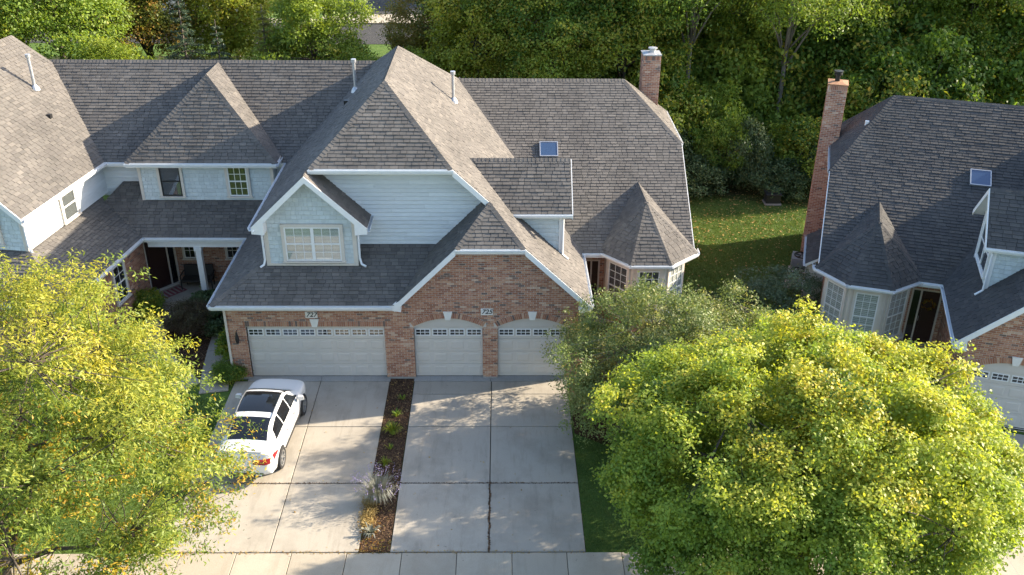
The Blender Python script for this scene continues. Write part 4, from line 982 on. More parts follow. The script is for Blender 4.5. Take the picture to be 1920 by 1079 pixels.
scatter_tris('grass_blades', 'grass', 60000, (-18, -9.78, -8.85, -.6), .075, -.05, 'short green grass under the yellow tree', density=lambda p: (p[:, 0]*.5+p[:, 1] < -6.6) , seed=5)
scatter_tris('fallen_leaves', 'leaf_fallen', 3200, (7.1, 17, 4.0, 18), .11, -.01, 'scattered pale fallen leaves on the lawn between the houses', up=False, density=lambda p: ~in_house(p) & (np.random.default_rng(1).random(len(p)) < np.clip((p[:, 1]-5)/11, .12, 1)), seed=6, aspect=.6)
scatter_tris('fallen_leaves', 'leaf_fallen', 900, (-4.6, -3.1, -8.9, -.2), .06, -.012, 'small tan leaves caught on the mulch strip', up=False, density=lambda p: in_rect(p, -4.15, -3.32, -8.9, -.2) & (np.random.default_rng(2).random(len(p)) < np.where(p[:, 1] > -2.5, .9, .35)), seed=7, aspect=.6)
scatter_tris('fallen_leaves', 'leaf_orange', 900, (-4.25, -3.3, -8.87, -5.9), .06, -.01, 'orange leaf debris along the mulch strip near the sidewalk', up=False, density=lambda p: (p[:, 0] < -3.9+.25*np.sin(p[:, 1]*3)) | (p[:, 1] < -8.4), seed=17, aspect=.6)
scatter_tris('bark_chips', 'chip', 16000, (-4.16, -3.31, -8.86, -.1), .07, -.02, 'dark bark chips of the strip between the driveways', up=False, seed=8, aspect=.35)
scatter_tris('bark_chips', 'chip', 16000, (-13.2, -9.9, -.2, 5.1), .08, -.045, 'dark bark chips of the bed beside the garage', up=False, seed=9, aspect=.35, density=lambda p: p[:, 0] > -13.2+(p[:, 1] < 1.6)*(1.6-p[:, 1])*1.4)
scatter_tris('fallen_leaves', 'leaf_fallen', 60, (-9.6, 2.2, -8.8, -.3), .07, .006, 'a few stray leaves lying on the driveway slabs', up=False, seed=10, aspect=.6)
scatter_tris('joint_dirt', 'chip', 700, (-.56, -.44, -8.86, -5.85), .07, .002, 'dark dirt and weeds packed in the long middle joint of the driveway', up=False, seed=21, aspect=.5, density=lambda p: np.abs(p[:, 0]+.5+.012*np.sin(p[:, 1]*9)) < .022)
scatter_tris('joint_dirt', 'leaf_fallen', 500, (-9.7, 2.2, -8.96, -8.82), .05, .004, 'tan leaf crumbs along the joint between driveway and sidewalk', up=False, seed=22, aspect=.5)
scatter_tris('joint_dirt', 'chip', 900, (-9.7, 2.2, -5.93, -5.87), .045, .001, 'dark crumbs in the cross joints of the driveway', up=False, seed=23, aspect=.5, density=lambda p: (p[:, 0] < -4.2) | (p[:, 0] > -3.28))

# ------------------------------------------------------------------ vegetation
def norm(a): return a/np.maximum(np.linalg.norm(a, axis=-1, keepdims=True), 1e-9)
def leaves(g, c, nrm, size, aspect, fold=.18, droop=None):
    n = len(c); t = g.normal(size=(n, 3))
    if droop is not None: t = t+np.array([0, 0, -droop])
    a = norm(t-nrm*np.sum(t*nrm, 1, keepdims=True)); b = np.cross(nrm, a)
    s = size*g.uniform(.6, 1.35, (n, 1)); v = np.zeros((n, 4, 3))
    v[:, 0] = c-a*s*.5; v[:, 2] = c+a*s*.5; v[:, 1] = c+b*s*aspect*.5+nrm*s*fold*.5+a*s*.05; v[:, 3] = c-b*s*aspect*.5+nrm*s*fold*.5+a*s*.05
    return v
def crown(g, C, rad, nl, ncl, npc, leaf, aspect, lump=(.8, 1.3), sig=.2, inner=.25, low=-.55, droop=None, noise_amp=.12, upn=.6, tip=0., extra=None, cvar=.12):
    """leaves on clumps; clumps on lumps; lumps over an uneven crown. returns quads, rnd, clump centres"""
    C = np.array(C, float); rad = np.array(rad, float)
    d = []
    i = 0; ga = math.pi*(3-5**.5)
    while len(d) < nl:                                    # even directions with jitter
        z = 1-2*(i+.5)/(nl*1.25); i += 1
        if i > nl*2: break
        if z < low: continue
        r_ = math.sqrt(max(0, 1-z*z)); d.append((r_*math.cos(i*ga), r_*math.sin(i*ga), z))
    d = norm(np.array(d)+g.normal(0, .13, (len(d), 3)))
    lr = g.uniform(*lump, len(d)); f = 1+g.normal(0, noise_amp, len(d))
    lc = C+d*(rad-lr.mean()*.75)*f[:, None]
    ni = int(len(d)*inner); di = norm(g.normal(size=(ni, 3))); lci = C+di*rad*g.uniform(.2, .6, (ni, 1)); lc = np.concatenate([lc, lci]); lr = np.concatenate([lr, g.uniform(*lump, ni)]); d = np.concatenate([d, di])
    if extra:
        ex = np.array(extra, float); lc = np.concatenate([lc, ex[:, :3]]); lr = np.concatenate([lr, ex[:, 3]]); d = np.concatenate([d, norm(ex[:, :3]-C)])
    cc, cn, cv = [], [], []
    for k in range(len(lc)):
        q = norm(g.normal(size=(ncl, 3))+d[k]*.75+np.array([0, 0, .35])); rr = lr[k]*g.uniform(.55, 1.05+tip, (ncl, 1))
        cc.append(lc[k]+q*rr*np.array([1, 1, .8])); cn.append(q); cv.append(np.full(ncl, g.uniform(-cvar, cvar))+g.normal(0, .10, ncl))
    cc = np.concatenate(cc); cn = np.concatenate(cn); cv = np.concatenate(cv)
    P_ = np.repeat(cc, npc, 0)+g.normal(0, sig, (len(cc)*npc, 3))*np.array([1, 1, .6]); q = np.repeat(cn, npc, 0)
    nr = norm(q*.5+np.array([0, 0, upn])+g.normal(0, .55, P_.shape))
    v = leaves(g, P_, nr, leaf, aspect, droop=droop)
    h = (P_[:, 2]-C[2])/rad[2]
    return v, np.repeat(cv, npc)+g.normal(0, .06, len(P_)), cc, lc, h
def limbs(mb, g, base, top, trunk_r, targets, forks=6, split=.35, n=7, twigs=None):
    base, top = np.array(base, float), np.array(top, float)
    bend = g.normal(0, .12, 3)*np.array([1, 1, 0])
    tr = [base, base*.6+top*.4+bend, top]; mb.tube([tuple(base-np.array([0, 0, .15])), tuple(base+np.array([0, 0, .25])), tuple(tr[1]), tuple(tr[2])], [trunk_r*1.5, trunk_r*1.05, trunk_r*.8, trunk_r*.5], n+2)
    nodes = []
    for t in targets:
        t = np.array(t); s = base*(1-split)+top*split if g.random() < .5 else top*.85+base*.15
        s = s+(top-base)*g.uniform(-.05, .12); m1 = s*.6+t*.4+np.array([0, 0, .25])+g.normal(0, .15, 3); m2 = s*.25+t*.75+g.normal(0, .15, 3)
        mb.tube([tuple(s), tuple(m1), tuple(m2), tuple(t)], [trunk_r*.42, trunk_r*.28, trunk_r*.16, trunk_r*.05], n-1); nodes += [m1, m2, t]
    if twigs is not None:
        nd = np.array(nodes)
        for t in twigs:
            j = np.argmin(((nd-t)**2).sum(1)); a = nd[j]; m1 = (a+t)/2+g.normal(0, .08, 3)
            mb.tube([tuple(a), tuple(m1), tuple(t)], [trunk_r*.11, trunk_r*.07, trunk_r*.025], 4, cap=False)
def tree(name, label, cat, base, C, rad, mats, trunk_r, seed, nl, ncl, npc, leaf, aspect, group=None, bias=(.25, .4), rot=0, root=None, ntw=120, **kw):
    g = np.random.default_rng(seed)
    t = empty(name, base, label, cat, group)
    v, r, cc, lc, h = crown(g, C, rad, nl, ncl, npc, leaf, aspect, **kw)
    rnd = np.clip(bias[0]+bias[1]*(h*.5+.5)+r, .01, .985)  # leaves paler towards the top: sunlit tone put into colour, plus autumn yellow
    np_mesh('crown', v, mats[0], rnd, t)
    mb = MB(); top = np.array(C)+np.array([0, 0, rad[2]*.15]); sel = g.choice(len(lc), min(len(lc), 26), replace=False)
    tw = cc[g.choice(len(cc), min(ntw, len(cc)), replace=False)] if ntw else None
    limbs(mb, g, base, top, trunk_r, lc[sel], twigs=tw); mb.build('trunk', mats[1], WORLD, t, smooth=True)
    return t
# the two street trees and the tree beside the garage
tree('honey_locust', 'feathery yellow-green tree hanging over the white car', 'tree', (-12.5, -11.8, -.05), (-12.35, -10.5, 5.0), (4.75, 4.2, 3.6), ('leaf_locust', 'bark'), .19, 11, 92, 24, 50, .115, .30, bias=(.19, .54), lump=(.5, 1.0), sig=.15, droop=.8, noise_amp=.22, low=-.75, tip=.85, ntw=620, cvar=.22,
     extra=[(-7.7, -9.3, 3.4, .9), (-8.6, -9.6, 3.9, .9), (-8.3, -10.2, 3.0, .8), (-8.9, -8.6, 3.4, .8), (-9.6, -8.2, 4.2, .8), (-12.6, -8.6, 7.6, .7), (-14, -8.8, 7.9, .8), (-11.6, -12.6, 2.9, .9), (-13.2, -12.8, 3.0, .9), (-10.0, -12.3, 3.1, .9), (-9.0, -11.4, 2.9, .8), (-14.6, -12.4, 3.2, .9)])
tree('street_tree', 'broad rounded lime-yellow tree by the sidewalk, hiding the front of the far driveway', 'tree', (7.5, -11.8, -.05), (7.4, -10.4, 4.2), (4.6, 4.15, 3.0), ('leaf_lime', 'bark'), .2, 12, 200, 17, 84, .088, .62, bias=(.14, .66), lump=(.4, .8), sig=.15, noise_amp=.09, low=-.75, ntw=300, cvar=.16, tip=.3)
tree('crabapple_tree', 'small olive-green tree with glossy leaves beside the right-hand garage door', 'tree', (5.2, -2.8, -.05), (5.45, -2.9, 2.2), (3.15, 2.5, 2.4), ('leaf_olive', 'bark_grey'), .11, 13, 110, 20, 52, .08, .5, bias=(.12, .6), lump=(.3, .62), sig=.13, noise_amp=.15, low=-.95, tip=1.0, ntw=240, cvar=.15)
tree('yard_tree', 'small loose green tree on the lawn hidden behind the lime-yellow tree', 'tree', (8.7, -4.9, -.05), (8.7, -5.0, 3.0), (2.5, 2.2, 1.8), ('leaf_green', 'bark'), .09, 14, 34, 14, 34, .11, .5, lump=(.5, .8), sig=.2, noise_amp=.2, ntw=80, tip=.4)  # unseen tree, inferred from dapples on the driveway and added to cast them
# prototypes for the wood behind the houses
PROTO = {}
def proto(key, mats, H, rad, zc, nl, ncl, npc, leaf, aspect, seed, trunk_r=.2, bias=(.1, .5), ntw=60, **kw):
    g = np.random.default_rng(seed); C = (0, 0, zc)
    v, r, cc, lc, h = crown(g, C, rad, nl, ncl, npc, leaf, aspect, **kw)
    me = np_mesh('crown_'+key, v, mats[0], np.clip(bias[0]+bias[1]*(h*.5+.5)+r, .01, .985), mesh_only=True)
    mb = MB(); limbs(mb, g, (0, 0, 0), (0, 0, zc+rad[2]*.2), trunk_r, lc[g.choice(len(lc), min(len(lc), 18), replace=False)], split=.5, twigs=cc[g.choice(len(cc), ntw, replace=False)])
    PROTO[key] = (me, mb.mesh('trunk_'+key, mats[1], smooth=True))
def conifer(key, mat, H, r0, seed, gold=False, whorls=26):
    g = np.random.default_rng(seed); P_, Nn, T_ = [], [], []
    mb = MB(); mb.tube([(0, 0, 0), (0, 0, H*.5), (0, 0, H)], [.16, .09, .02], 8)
    for k in range(whorls):
        z = .5+(H-.6)*k/whorls; R_ = r0*(1-z/H)**.85+.12; nb = int(7+5*(1-z/H))
        for b in range(nb):
            a = g.uniform(0, 2*np.pi); L = R_*g.uniform(.75, 1.12); dr = np.array([math.cos(a), math.sin(a), 0]); tip = np.array([0, 0, z])+dr*L+np.array([0, 0, -.12*L+.06*L*g.normal()])
            mb.tube([(0, 0, z), tuple(tip)], [.02, .006], 4, cap=False)
            m = int(24+46*L)
            t = g.uniform(.15, 1.05, m)**.8; side = np.array([-dr[1], dr[0], 0])
            w_ = g.normal(0, .13, m)*L*(1.15-t)+g.normal(0, .04, m)
            p = np.array([0, 0, z])+t[:, None]*(tip-np.array([0, 0, z]))+side*w_[:, None]+np.array([0, 0, 1])*(-np.abs(w_)*.35+g.normal(0, .035, m))[:, None]
            P_.append(p); Nn.append(norm(np.array([0, 0, 1])+g.normal(0, .5, (m, 3)))); T_.append(g.normal(.45, .16, m)+.25*(t-.5))
    P_ = np.concatenate(P_); Nn = np.concatenate(Nn); T_ = np.concatenate(T_)
    PROTO[key] = (np_mesh('crown_'+key, leaves(g, P_, Nn, .15, .3, droop=.3), mat, np.clip(T_, .01, .98), mesh_only=True), mb.mesh('trunk_'+key, 'bark', smooth=True))
proto('green', ('leaf_green', 'bark'), 13, (3.6, 3.6, 4.6), 8.2, 60, 20, 30, .165, .6, 21, bias=(.12, .6), lump=(.9, 1.5), sig=.28, noise_amp=.14, low=-.9)
proto('bright', ('leaf_bright', 'bark'), 11, (3.1, 3.1, 4.2), 6.4, 52, 20, 30, .165, .6, 22, bias=(.05, .55), lump=(.8, 1.4), sig=.26, noise_amp=.15, low=-.9)
proto('tall', ('leaf_green', 'bark_grey'), 16, (4.2, 4.2, 4.2), 11.2, 56, 18, 30, .165, .45, 23, trunk_r=.17, bias=(.1, .6), lump=(.9, 1.5), sig=.34, noise_amp=.2, low=-.6, droop=.8, inner=.1)
proto('autumn', ('leaf_autumn', 'bark'), 12, (3.3, 3.3, 4.2), 8.0, 48, 18, 28, .165, .6, 24, bias=(.05, .6), lump=(.8, 1.3), sig=.28, noise_amp=.16, low=-.8)
proto('bush', ('leaf_dark', 'bark'), 3, (1.9, 1.6, 1.5), 1.45, 30, 20, 22, .14, .6, 25, trunk_r=.06, bias=(.1, .5), lump=(.5, .8), sig=.18, noise_amp=.15, low=-.9, ntw=20)
proto('bushg', ('leaf_green', 'bark'), 3, (2.0, 1.7, 1.9), 1.9, 30, 20, 22, .16, .6, 26, trunk_r=.06, bias=(.05, .55), lump=(.5, .9), sig=.2, noise_amp=.16, low=-.9, ntw=20)
conifer('spruce', 'needle', 11, 2.5, 31); conifer('gold', 'needle_gold', 10.5, 2.3, 32)
def plant(key, name, label, cat, x, y, s, rz, group=None, sz=None):
    t = empty(name, (x, y, -.04), label, cat, group); t.rotation_euler.z = rz; t.scale = (s, s, sz or s)
    for nm, me in zip(('crown', 'trunk'), PROTO[key]):
        o = bpy.data.objects.new(nm, me); col.objects.link(o); o.parent = t
    return t
LAB = {'green': ('leafy_tree', 'rounded mid-green leafy tree', 'tree', 'mid-green trees'),
       'tall': ('tall_tree', 'tall open-crowned tree with a bare grey trunk', 'tree', 'tall bare-trunked trees'),
       'bright': ('leafy_tree', 'bright yellow-green leafy tree', 'tree', 'yellow-green trees'),
       'autumn': ('leafy_tree', 'reddish-tinged autumn tree', 'tree', 'autumn-tinged trees'),
       'spruce': ('spruce_tree', 'dark green spruce', 'tree', 'dark spruces'),
       'gold': ('conifer_tree', 'golden-green conifer', 'tree', 'golden conifers'),
       'bush': ('bush', 'dark leafy bush at the foot of the wood behind the lawn', 'bush', 'dark bushes at the edge of the wood'),
       'bushg': ('bush', 'green leafy bush at the foot of the wood behind the lawn', 'bush', 'green bushes at the edge of the wood')}
def where(x, y):
    if y > 60: return 'far beyond the wood and the road'
    if y > 34: return 'deep in the wood beyond the houses'
    if y > 26: return 'in the second rank of the wood'
    if x < -13: return 'behind the end of the long townhouse roof'
    if x < -6: return 'behind the long roof next to the steep gable'
    if x < 3: return 'right behind the steep gable roof'
    if x < 9: return 'behind the brick chimney with a metal cap'
    if x < 19: return 'at the wood edge beyond the lawn'
    return 'behind the dark-roofed house'
WOOD = [('green', -29, 21, .95), ('green', -24.5, 24, 1.0), ('bright', -20.6, 20.5, .70), ('spruce', -17.2, 22.5, .95), ('bright', -17.2, 31, .95), ('spruce', -14.6, 19.8, .72), ('gold', -12.6, 21.5, .92), ('autumn', -21.5, 29, .9),
        ('bright', -10.1, 22.5, .86), ('green', -7.6, 21, .50), ('autumn', -4.4, 28, .80), ('bright', -4.6, 21.5, .62), ('bright', -.9, 23, .95), ('green', 2.6, 22, .9), ('bright', 3.6, 29, 1.05), ('green', 6.6, 23, .95),
        ('tall', 10.2, 23, .95), ('tall', 13.2, 27, 1.0), ('tall', 15.6, 23.4, .95), ('tall', 19.2, 27, 1.0), ('bright', 10.5, 30, 1.05), ('tall', 23.5, 28, 1.0), ('green', 21.2, 32, 1.1), ('bright', 27, 26.5, .95), ('green', 31, 30, 1.0), ('tall', 28.5, 33, 1.05),
        ('bright', 16, 34, 1.15), ('autumn', 25, 37, 1.1), ('bright', 36, 36, 1.2), ('green', -30, 31, 1.05), ('bright', -26, 36, 1.05), ('green', -36, 27, 1.1),
        ('green', 5, 40, 1.1), ('bright', 13, 44, 1.1), ('green', 21, 45, 1.15), ('bright', 31, 46, 1.2), ('green', 21.8, 38, 1.2), ('bright', 18.6, 40, 1.1), ('green', 26, 43, 1.2), ('tall', 33, 26, 1.0), ('green', 24.5, 32.5, 1.1), ('bright', 19, 33.5, 1.1), ('green', 29, 38, 1.2), ('green', 33, 41, 1.2), ('green', -1.5, 29, 1.0), ('green', .8, 34, 1.1), ('green', 7.2, 29, 1.0), ('green', 4.6, 25.5, .85), ('green', 9.5, 37, 1.1), ('bright', -3, 42, 1.0), ('green', -20, 43, 1.0)]
WOOD += [(('green', 'bright')[i % 2], -52+i*8.2+2*math.sin(i*2.1), 76+6*math.sin(i*1.7), 1.1+.15*math.sin(i)) for i in range(14) if not -27 < -52+i*8.2 < -4]
for i, (k, x, y, s) in enumerate(WOOD):
    a = LAB[k]; wh = where(x, y); plant(k, a[0], (a[1]+' '+wh).strip(), a[2], x, y, s, (i*2.399) % 6.283, a[3]+' '+wh, s*(1+.1*math.sin(i*1.7)))
for i in range(9):
    x = 6.6+i*1.62; y = 18.9-.1*i+.55*math.sin(i*2.3); k = 'bush' if i % 3 else 'bushg'; a = LAB[k]
    plant(k, a[0], a[1], a[2], x, y, .85+.22*math.sin(i*1.3), i*1.9, a[3], .95+.35*math.sin(i*2.1))
for i, (x, y, s) in enumerate(((9.2, 25.5, 1.5), (11.8, 26, 1.6), (14.4, 25.5, 1.5), (17, 26, 1.6), (19.6, 25, 1.6), (13, 31, 1.9), (16.4, 31, 1.9), (22.4, 25.5, 1.7), (26, 30, 1.9), (30, 26, 1.8), (8.3, 20.6, 1.2), (11.3, 21.2, 1.0), (20.5, 22.5, 1.4), (24, 23, 1.5))):
    a = LAB['bushg']; deep = y > 24; plant('bushg', a[0], 'tall green understory bush among the tree trunks of the wood' if deep else a[1], a[2], x, y, s, i*2.2, 'understory bushes among the trunks' if deep else a[3], s*1.25)
# shrubs by the houses
def shrub(name, label, x, y, rad, zc, mat, seed, leaf=.08, aspect=.5, nl=24, ncl=16, npc=20, bias=(.1, .6), cat='shrub', sig=.09, **kw):
    g = np.random.default_rng(seed); t = empty(name, (x, y, -.04), label, cat)
    kw.setdefault('lump', (rad[0]*.25, rad[0]*.42))
    v, r, cc, lc, h = crown(g, (x, y, zc), rad, nl, ncl, npc, leaf, aspect, sig=sig, low=-.8, **kw)
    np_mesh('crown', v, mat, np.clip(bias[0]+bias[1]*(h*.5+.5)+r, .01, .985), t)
    mb = MB()
    for q in lc[::2]: mb.tube([(x, y, -.08), tuple((np.array([x, y, 0])+q)/2+g.normal(0, .05, 3)), tuple(q)], [.025, .016, .006], 5, cap=False)
    mb.build('stem', 'bark', WORLD, t)
    return t
shrub('shrub', 'large grey-green shrub by the turret of the house across the lawn', 11.0, 3.7, (1.95, 1.4, 1.45), 1.2, 'leaf_greygreen', 41, .10, .35, nl=30, ncl=18, npc=26, noise_amp=.16, sig=.12)
shrub('shrub', 'low dark shrub on the lawn beside the bay window', 8.1, 4.6, (.75, .7, .5), .45, 'leaf_dark', 42, .07)
shrub('shrub', 'rounded purple-brown shrub in the bed before the porch', -12.25, 3.1, (.95, .9, .75), .7, 'leaf_purple', 43, .055, nl=30, ncl=18, npc=26)
shrub('shrub', 'leafy green shrub against the garage side wall', -10.25, 1.55, (.42, .7, .55), .55, 'leaf_green', 44, .12, .6, npc=12)
shrub('shrub', 'low clipped green shrub at the garage front corner', -9.95, -.15, (.55, .45, .35), .32, 'leaf_green', 45, .06)
shrub('shrub', 'bright lime-green shrub below the low garage eave', -10.75, 4.55, (.45, .45, .5), 1.0, 'leaf_bright', 46, .13, .6, npc=10)
shrub('shrub', 'dark broad-leaved shrub at the foot of the porch column', -11.9, 4.7, (.75, .5, .5), .5, 'leaf_dark', 47, .14, .5, npc=12)
shrub('shrub', 'dark green shrub left of the porch step', -14.35, 4.6, (.5, .6, .55), .5, 'leaf_green', 48, .09)
shrub('flower_pot_plant', 'small violet-flowered plant at the porch step corner', -14.45, 5.35, (.28, .28, .2), .42, 'flower_sage', 49, .05, nl=10, npc=14, cat='plant')
shrub('shrub', 'green shrub in the bed behind the purple-brown one', -11.2, 3.4, (.5, .8, .5), .45, 'leaf_dark', 50, .1)
def tuft(name, label, x, y, n, L, w_, mat, seed, spread=.5, flower=None, nflower=0, cat='plant', up=.9):
    g = np.random.default_rng(seed); t = empty(name, (x, y, -.02), label, cat); v = []
    for k in range(n):
        a = g.uniform(0, 2*np.pi); l = L*g.uniform(.55, 1.1); s = spread*g.uniform(.2, 1); d = np.array([math.cos(a), math.sin(a), 0]); p = np.array([x, y, -.03])+d*g.uniform(0, .06)
        pts = [p, p+d*l*s*.35+np.array([0, 0, l*.55*up]), p+d*l*s*.8+np.array([0, 0, l*.85*up]), p+d*l*s*1.15+np.array([0, 0, l*(.9 if s < spread*.6 else .62)*up])]; e = np.array([-d[1], d[0], 0])*w_
        for i, (wa, wb) in enumerate(((.6, 1), (1, .8), (.8, .1))): v.append([pts[i]-e*wa*.5, pts[i]+e*wa*.5, pts[i+1]+e*wb*.5, pts[i+1]-e*wb*.5])
    np_mesh('blades', np.array(v), mat, np.repeat(g.random(n), 3), t)
    if nflower:
        P_ = []
        for k in range(nflower):
            a = g.uniform(0, 2*np.pi); s = spread*math.sqrt(g.random()); d = np.array([math.cos(a), math.sin(a), 0]); c = np.array([x, y, 0])+d*L*s*1.05+np.array([0, 0, L*(1.05-.35*s/spread)])
            q = np.linspace(0, .22, 7)[:, None]*norm(d*.5+np.array([0, 0, 1]))+g.normal(0, .014, (7, 3)); P_.append(c+q)
        P_ = np.concatenate(P_); np_mesh('flowers', leaves(g, P_, norm(g.normal(size=P_.shape)), .035, .6), flower, g.random(len(P_)), t)['kind'] = 'stuff'
    return t
tuft('grass_tuft', 'largest green grass tuft in the mulch strip', -3.75, -3.35, 150, .46, .022, 'leaf_bright', 51, .8)
tuft('grass_tuft', 'small green tuft in the mulch strip next to the largest tuft', -3.72, -2.35, 60, .28, .02, 'leaf_green', 52, .8)
tuft('grass_tuft', 'tiny green sprout in the mulch strip closest to the brick pier', -3.62, -1.35, 30, .2, .02, 'leaf_green', 53, .9)
tuft('grass_tuft', 'wispy yellow-green tuft in the mulch strip beside the sage bush', -3.84, -5.0, 90, .3, .014, 'leaf_bright', 54, .9)
tuft('grass_tuft', 'sparse green sprout between the largest tuft and the wispy one', -3.76, -4.15, 34, .2, .02, 'leaf_green', 55, .9)
tuft('sage_bush', 'grey-green sage bush with lavender flower spikes in the mulch strip', -3.86, -6.75, 620, .95, .012, 'leaf_sage', 56, .75, 'flower_sage', 90)
tuft('rosette_plant', 'pale variegated rosette plant in the mulch strip near the sidewalk', -3.90, -8.15, 60, .34, .035, 'leaf_sage', 57, 1.0)
shrub('ground_cover', 'tan low ground cover beside the sage bush', -4.08, -7.25, (.18, .7, .05), .03, 'leaf_fallen', 58, .045, nl=14, npc=14, lump=(.08, .14), cat='plant')

# ------------------------------------------------------------------ the white car
def car():
    root = empty('parked_car', (-7.9, -3.6, 0), 'white coupe-backed car with black glass roof parked under the yellow tree', 'car')
    Tm = Matrix.Translation((-7.9, -3.6, 0)) @ Matrix.Rotation(R(-3.2), 4, 'Z'); ctx = Ctx(Tm, root)
    # stations along y (rear -2.36 .. front 2.36): half width, belt z, roof half width, roof z, sill z
    S = [(-2.36, .70, .74, .60, .78, .42), (-2.28, .84, .96, .70, 1.00, .36), (-2.05, .91, 1.03, .72, 1.10, .30), (-1.75, .935, 1.03, .66, 1.19, .24), (-1.30, .945, 1.01, .60, 1.37, .22), (-.75, .945, .99, .59, 1.52, .22),
         (-.15, .94, .97, .60, 1.585, .22), (.30, .94, .965, .595, 1.575, .22), (.62, .94, .965, .59, 1.50, .22), (1.02, .94, .97, .62, 1.25, .22), (1.34, .94, .98, .70, 1.045, .22), (1.60, .935, .955, .72, .995, .23), (1.95, .90, .90, .70, .94, .26), (2.20, .82, .80, .62, .86, .30), (2.33, .68, .66, .50, .72, .36), (2.37, .55, .56, .40, .60, .40)]
    S = np.array(S); yy = np.concatenate([np.linspace(-2.36, 2.37, 66)])
    def cub(x, xp, fp):
        i = np.clip(np.searchsorted(xp, x)-1, 0, len(xp)-2); m = np.gradient(fp, xp); h = xp[i+1]-xp[i]; t = (x-xp[i])/h
        return (2*t**3-3*t**2+1)*fp[i]+(t**3-2*t**2+t)*h*m[i]+(-2*t**3+3*t**2)*fp[i+1]+(t**3-t**2)*h*m[i+1]
    prm = np.stack([cub(yy, S[:, 0], S[:, k]) for k in range(1, 6)], 1)
    def profile(w_, zb, wr, zr, zs):
        k = [(0, zs), (w_*.80, zs), (w_*.95, zs+.05), (w_*.985, zs+.20), (w_*1.0, (zs+zb)*.52), (w_*.992, zb-.12), (w_*.965, zb-.03), (w_*.915, zb+.012),
             (w_*.915*.62+wr*.38, zb+(zr-zb)*.42), (wr*1.03, zb+(zr-zb)*.84), (wr*.96, zr-.012*(zr > 1.1)), (wr*.80, zr+.006), (wr*.4, zr+.022), (0, zr+.028)]
        return k
    prof = [profile(*p) for p in prm]; n = len(prof[0])
    full = [[(x, y, z) for x, z in p]+[(-x, y, z) for x, z in p[-2:0:-1]] for p, y in zip(prof, yy)]; m = len(full[0])
    mb = MB()
    for r_ in full: mb.v.extend(r_)
    for i in range(len(full)-1):
        for k in range(m):
            k2 = (k+1) % m; mb.f.append([i*m+k, i*m+k2, (i+1)*m+k2, (i+1)*m+k]); mb.r.append(0); mb.m.append(0)
    mb.f.append(list(range(m))[::-1]); mb.f.append([(len(full)-1)*m+k for k in range(m)]); mb.r += [0, 0]; mb.m += [0, 0]
    me = mb.mesh('body', ['car_paint', 'black_trim']); bm = bmesh.new(); bm.from_mesh(me); bmesh.ops.recalc_face_normals(bm, faces=bm.faces); bm.to_mesh(me); bm.free()
    tmp = bpy.data.objects.new('body_tmp', me); col.objects.link(tmp); cut = []
    for sx in (1, -1):
        for y in (-1.43, 1.43):
            c = MB(); c.tube([(sx*.62, y, .36), (sx*1.1, y, .36)], .405, 32); cm = c.mesh('cut', 'black_trim'); b2 = bmesh.new(); b2.from_mesh(cm); bmesh.ops.recalc_face_normals(b2, faces=b2.faces); b2.to_mesh(cm); b2.free()
            co = bpy.data.objects.new('cut', cm); col.objects.link(co); cut.append(co); md = tmp.modifiers.new('b', 'BOOLEAN'); md.operation = 'DIFFERENCE'; md.object = co; md.solver = 'EXACT'
    dg = bpy.context.evaluated_depsgraph_get(); me2 = bpy.data.meshes.new_from_object(tmp.evaluated_get(dg))
    for o in cut+[tmp]: bpy.data.objects.remove(o)
    if len(me2.polygons) < 100: me2 = me
    me2.materials.clear(); me2.materials.append(MATS['car_paint']); me2.materials.append(MATS['black_trim'])
    for p in me2.polygons: p.use_smooth = True
    for p in me2.polygons:                                  # dark sills and bumper bottoms, wheel wells
        c = p.center
        inw = any((c.y-y)**2+(c.z-.36)**2 < .397**2 for y in (-1.43, 1.43)) and abs(c.x) < .93
        p.material_index = 1 if (c.z < .34 or inw) else 0
    try: me2.set_sharp_from_angle(angle=R(38))
    except Exception: pass
    me2.transform(Tm); body = link('body', me2, root)
    # glass shells
    def shell(name, ysel, ksel, mat, off=.006):
        g = MB(); idx = [i for i in range(len(yy)) if ysel[0]-1e-6 <= yy[i] <= ysel[1]+1e-6]
        for sgn in (1, -1):
            for i in idx[:-1]:
                for k in ksel:
                    q = []
                    for (a, b) in ((i, k), (i, k+1), (i+1, k+1), (i+1, k)):
                        x, z = prof[a][b]; q.append(V(sgn*(x+(off*.9 if x > 1e-6 else 0)), yy[a], z+off))
                    g.poly(q if sgn > 0 else q[::-1])
        return g
    def trap(name, f, mat):
        """side windows: bounded polygon in (y, belt fraction) mapped on the body side"""
        for sgn in (1, -1):
            g = MB()
            for ya, yb in f:
                ns = 10
                for s in range(ns):
                    y0 = ya[0]+(yb[0]-ya[0])*s/ns; y1 = ya[0]+(yb[0]-ya[0])*(s+1)/ns
                    def side(y, t):
                        p = [np.interp(y, yy, prm[:, k]) for k in range(5)]; q = profile(*p); pts = q[7:10]
                        t *= 2; j = min(int(t), 1); u = t-j; x = pts[j][0]*(1-u)+pts[j+1][0]*u; z = pts[j][1]*(1-u)+pts[j+1][1]*u
                        return V(sgn*(x+.007), y, z+.003)
                    lo0, lo1 = ya[1]+(yb[1]-ya[1])*s/ns, ya[1]+(yb[1]-ya[1])*(s+1)/ns; hi0, hi1 = ya[2]+(yb[2]-ya[2])*s/ns, ya[2]+(yb[2]-ya[2])*(s+1)/ns
                    for a, b in ((0, .5), (.5, 1)):
                        q = [side(y0, lo0+(hi0-lo0)*a), side(y1, lo1+(hi1-lo1)*a), side(y1, lo1+(hi1-lo1)*b), side(y0, lo0+(hi0-lo0)*b)]
                        g.poly(q if sgn > 0 else q[::-1])
            o = g.build(name, mat, ctx, root, smooth=True)
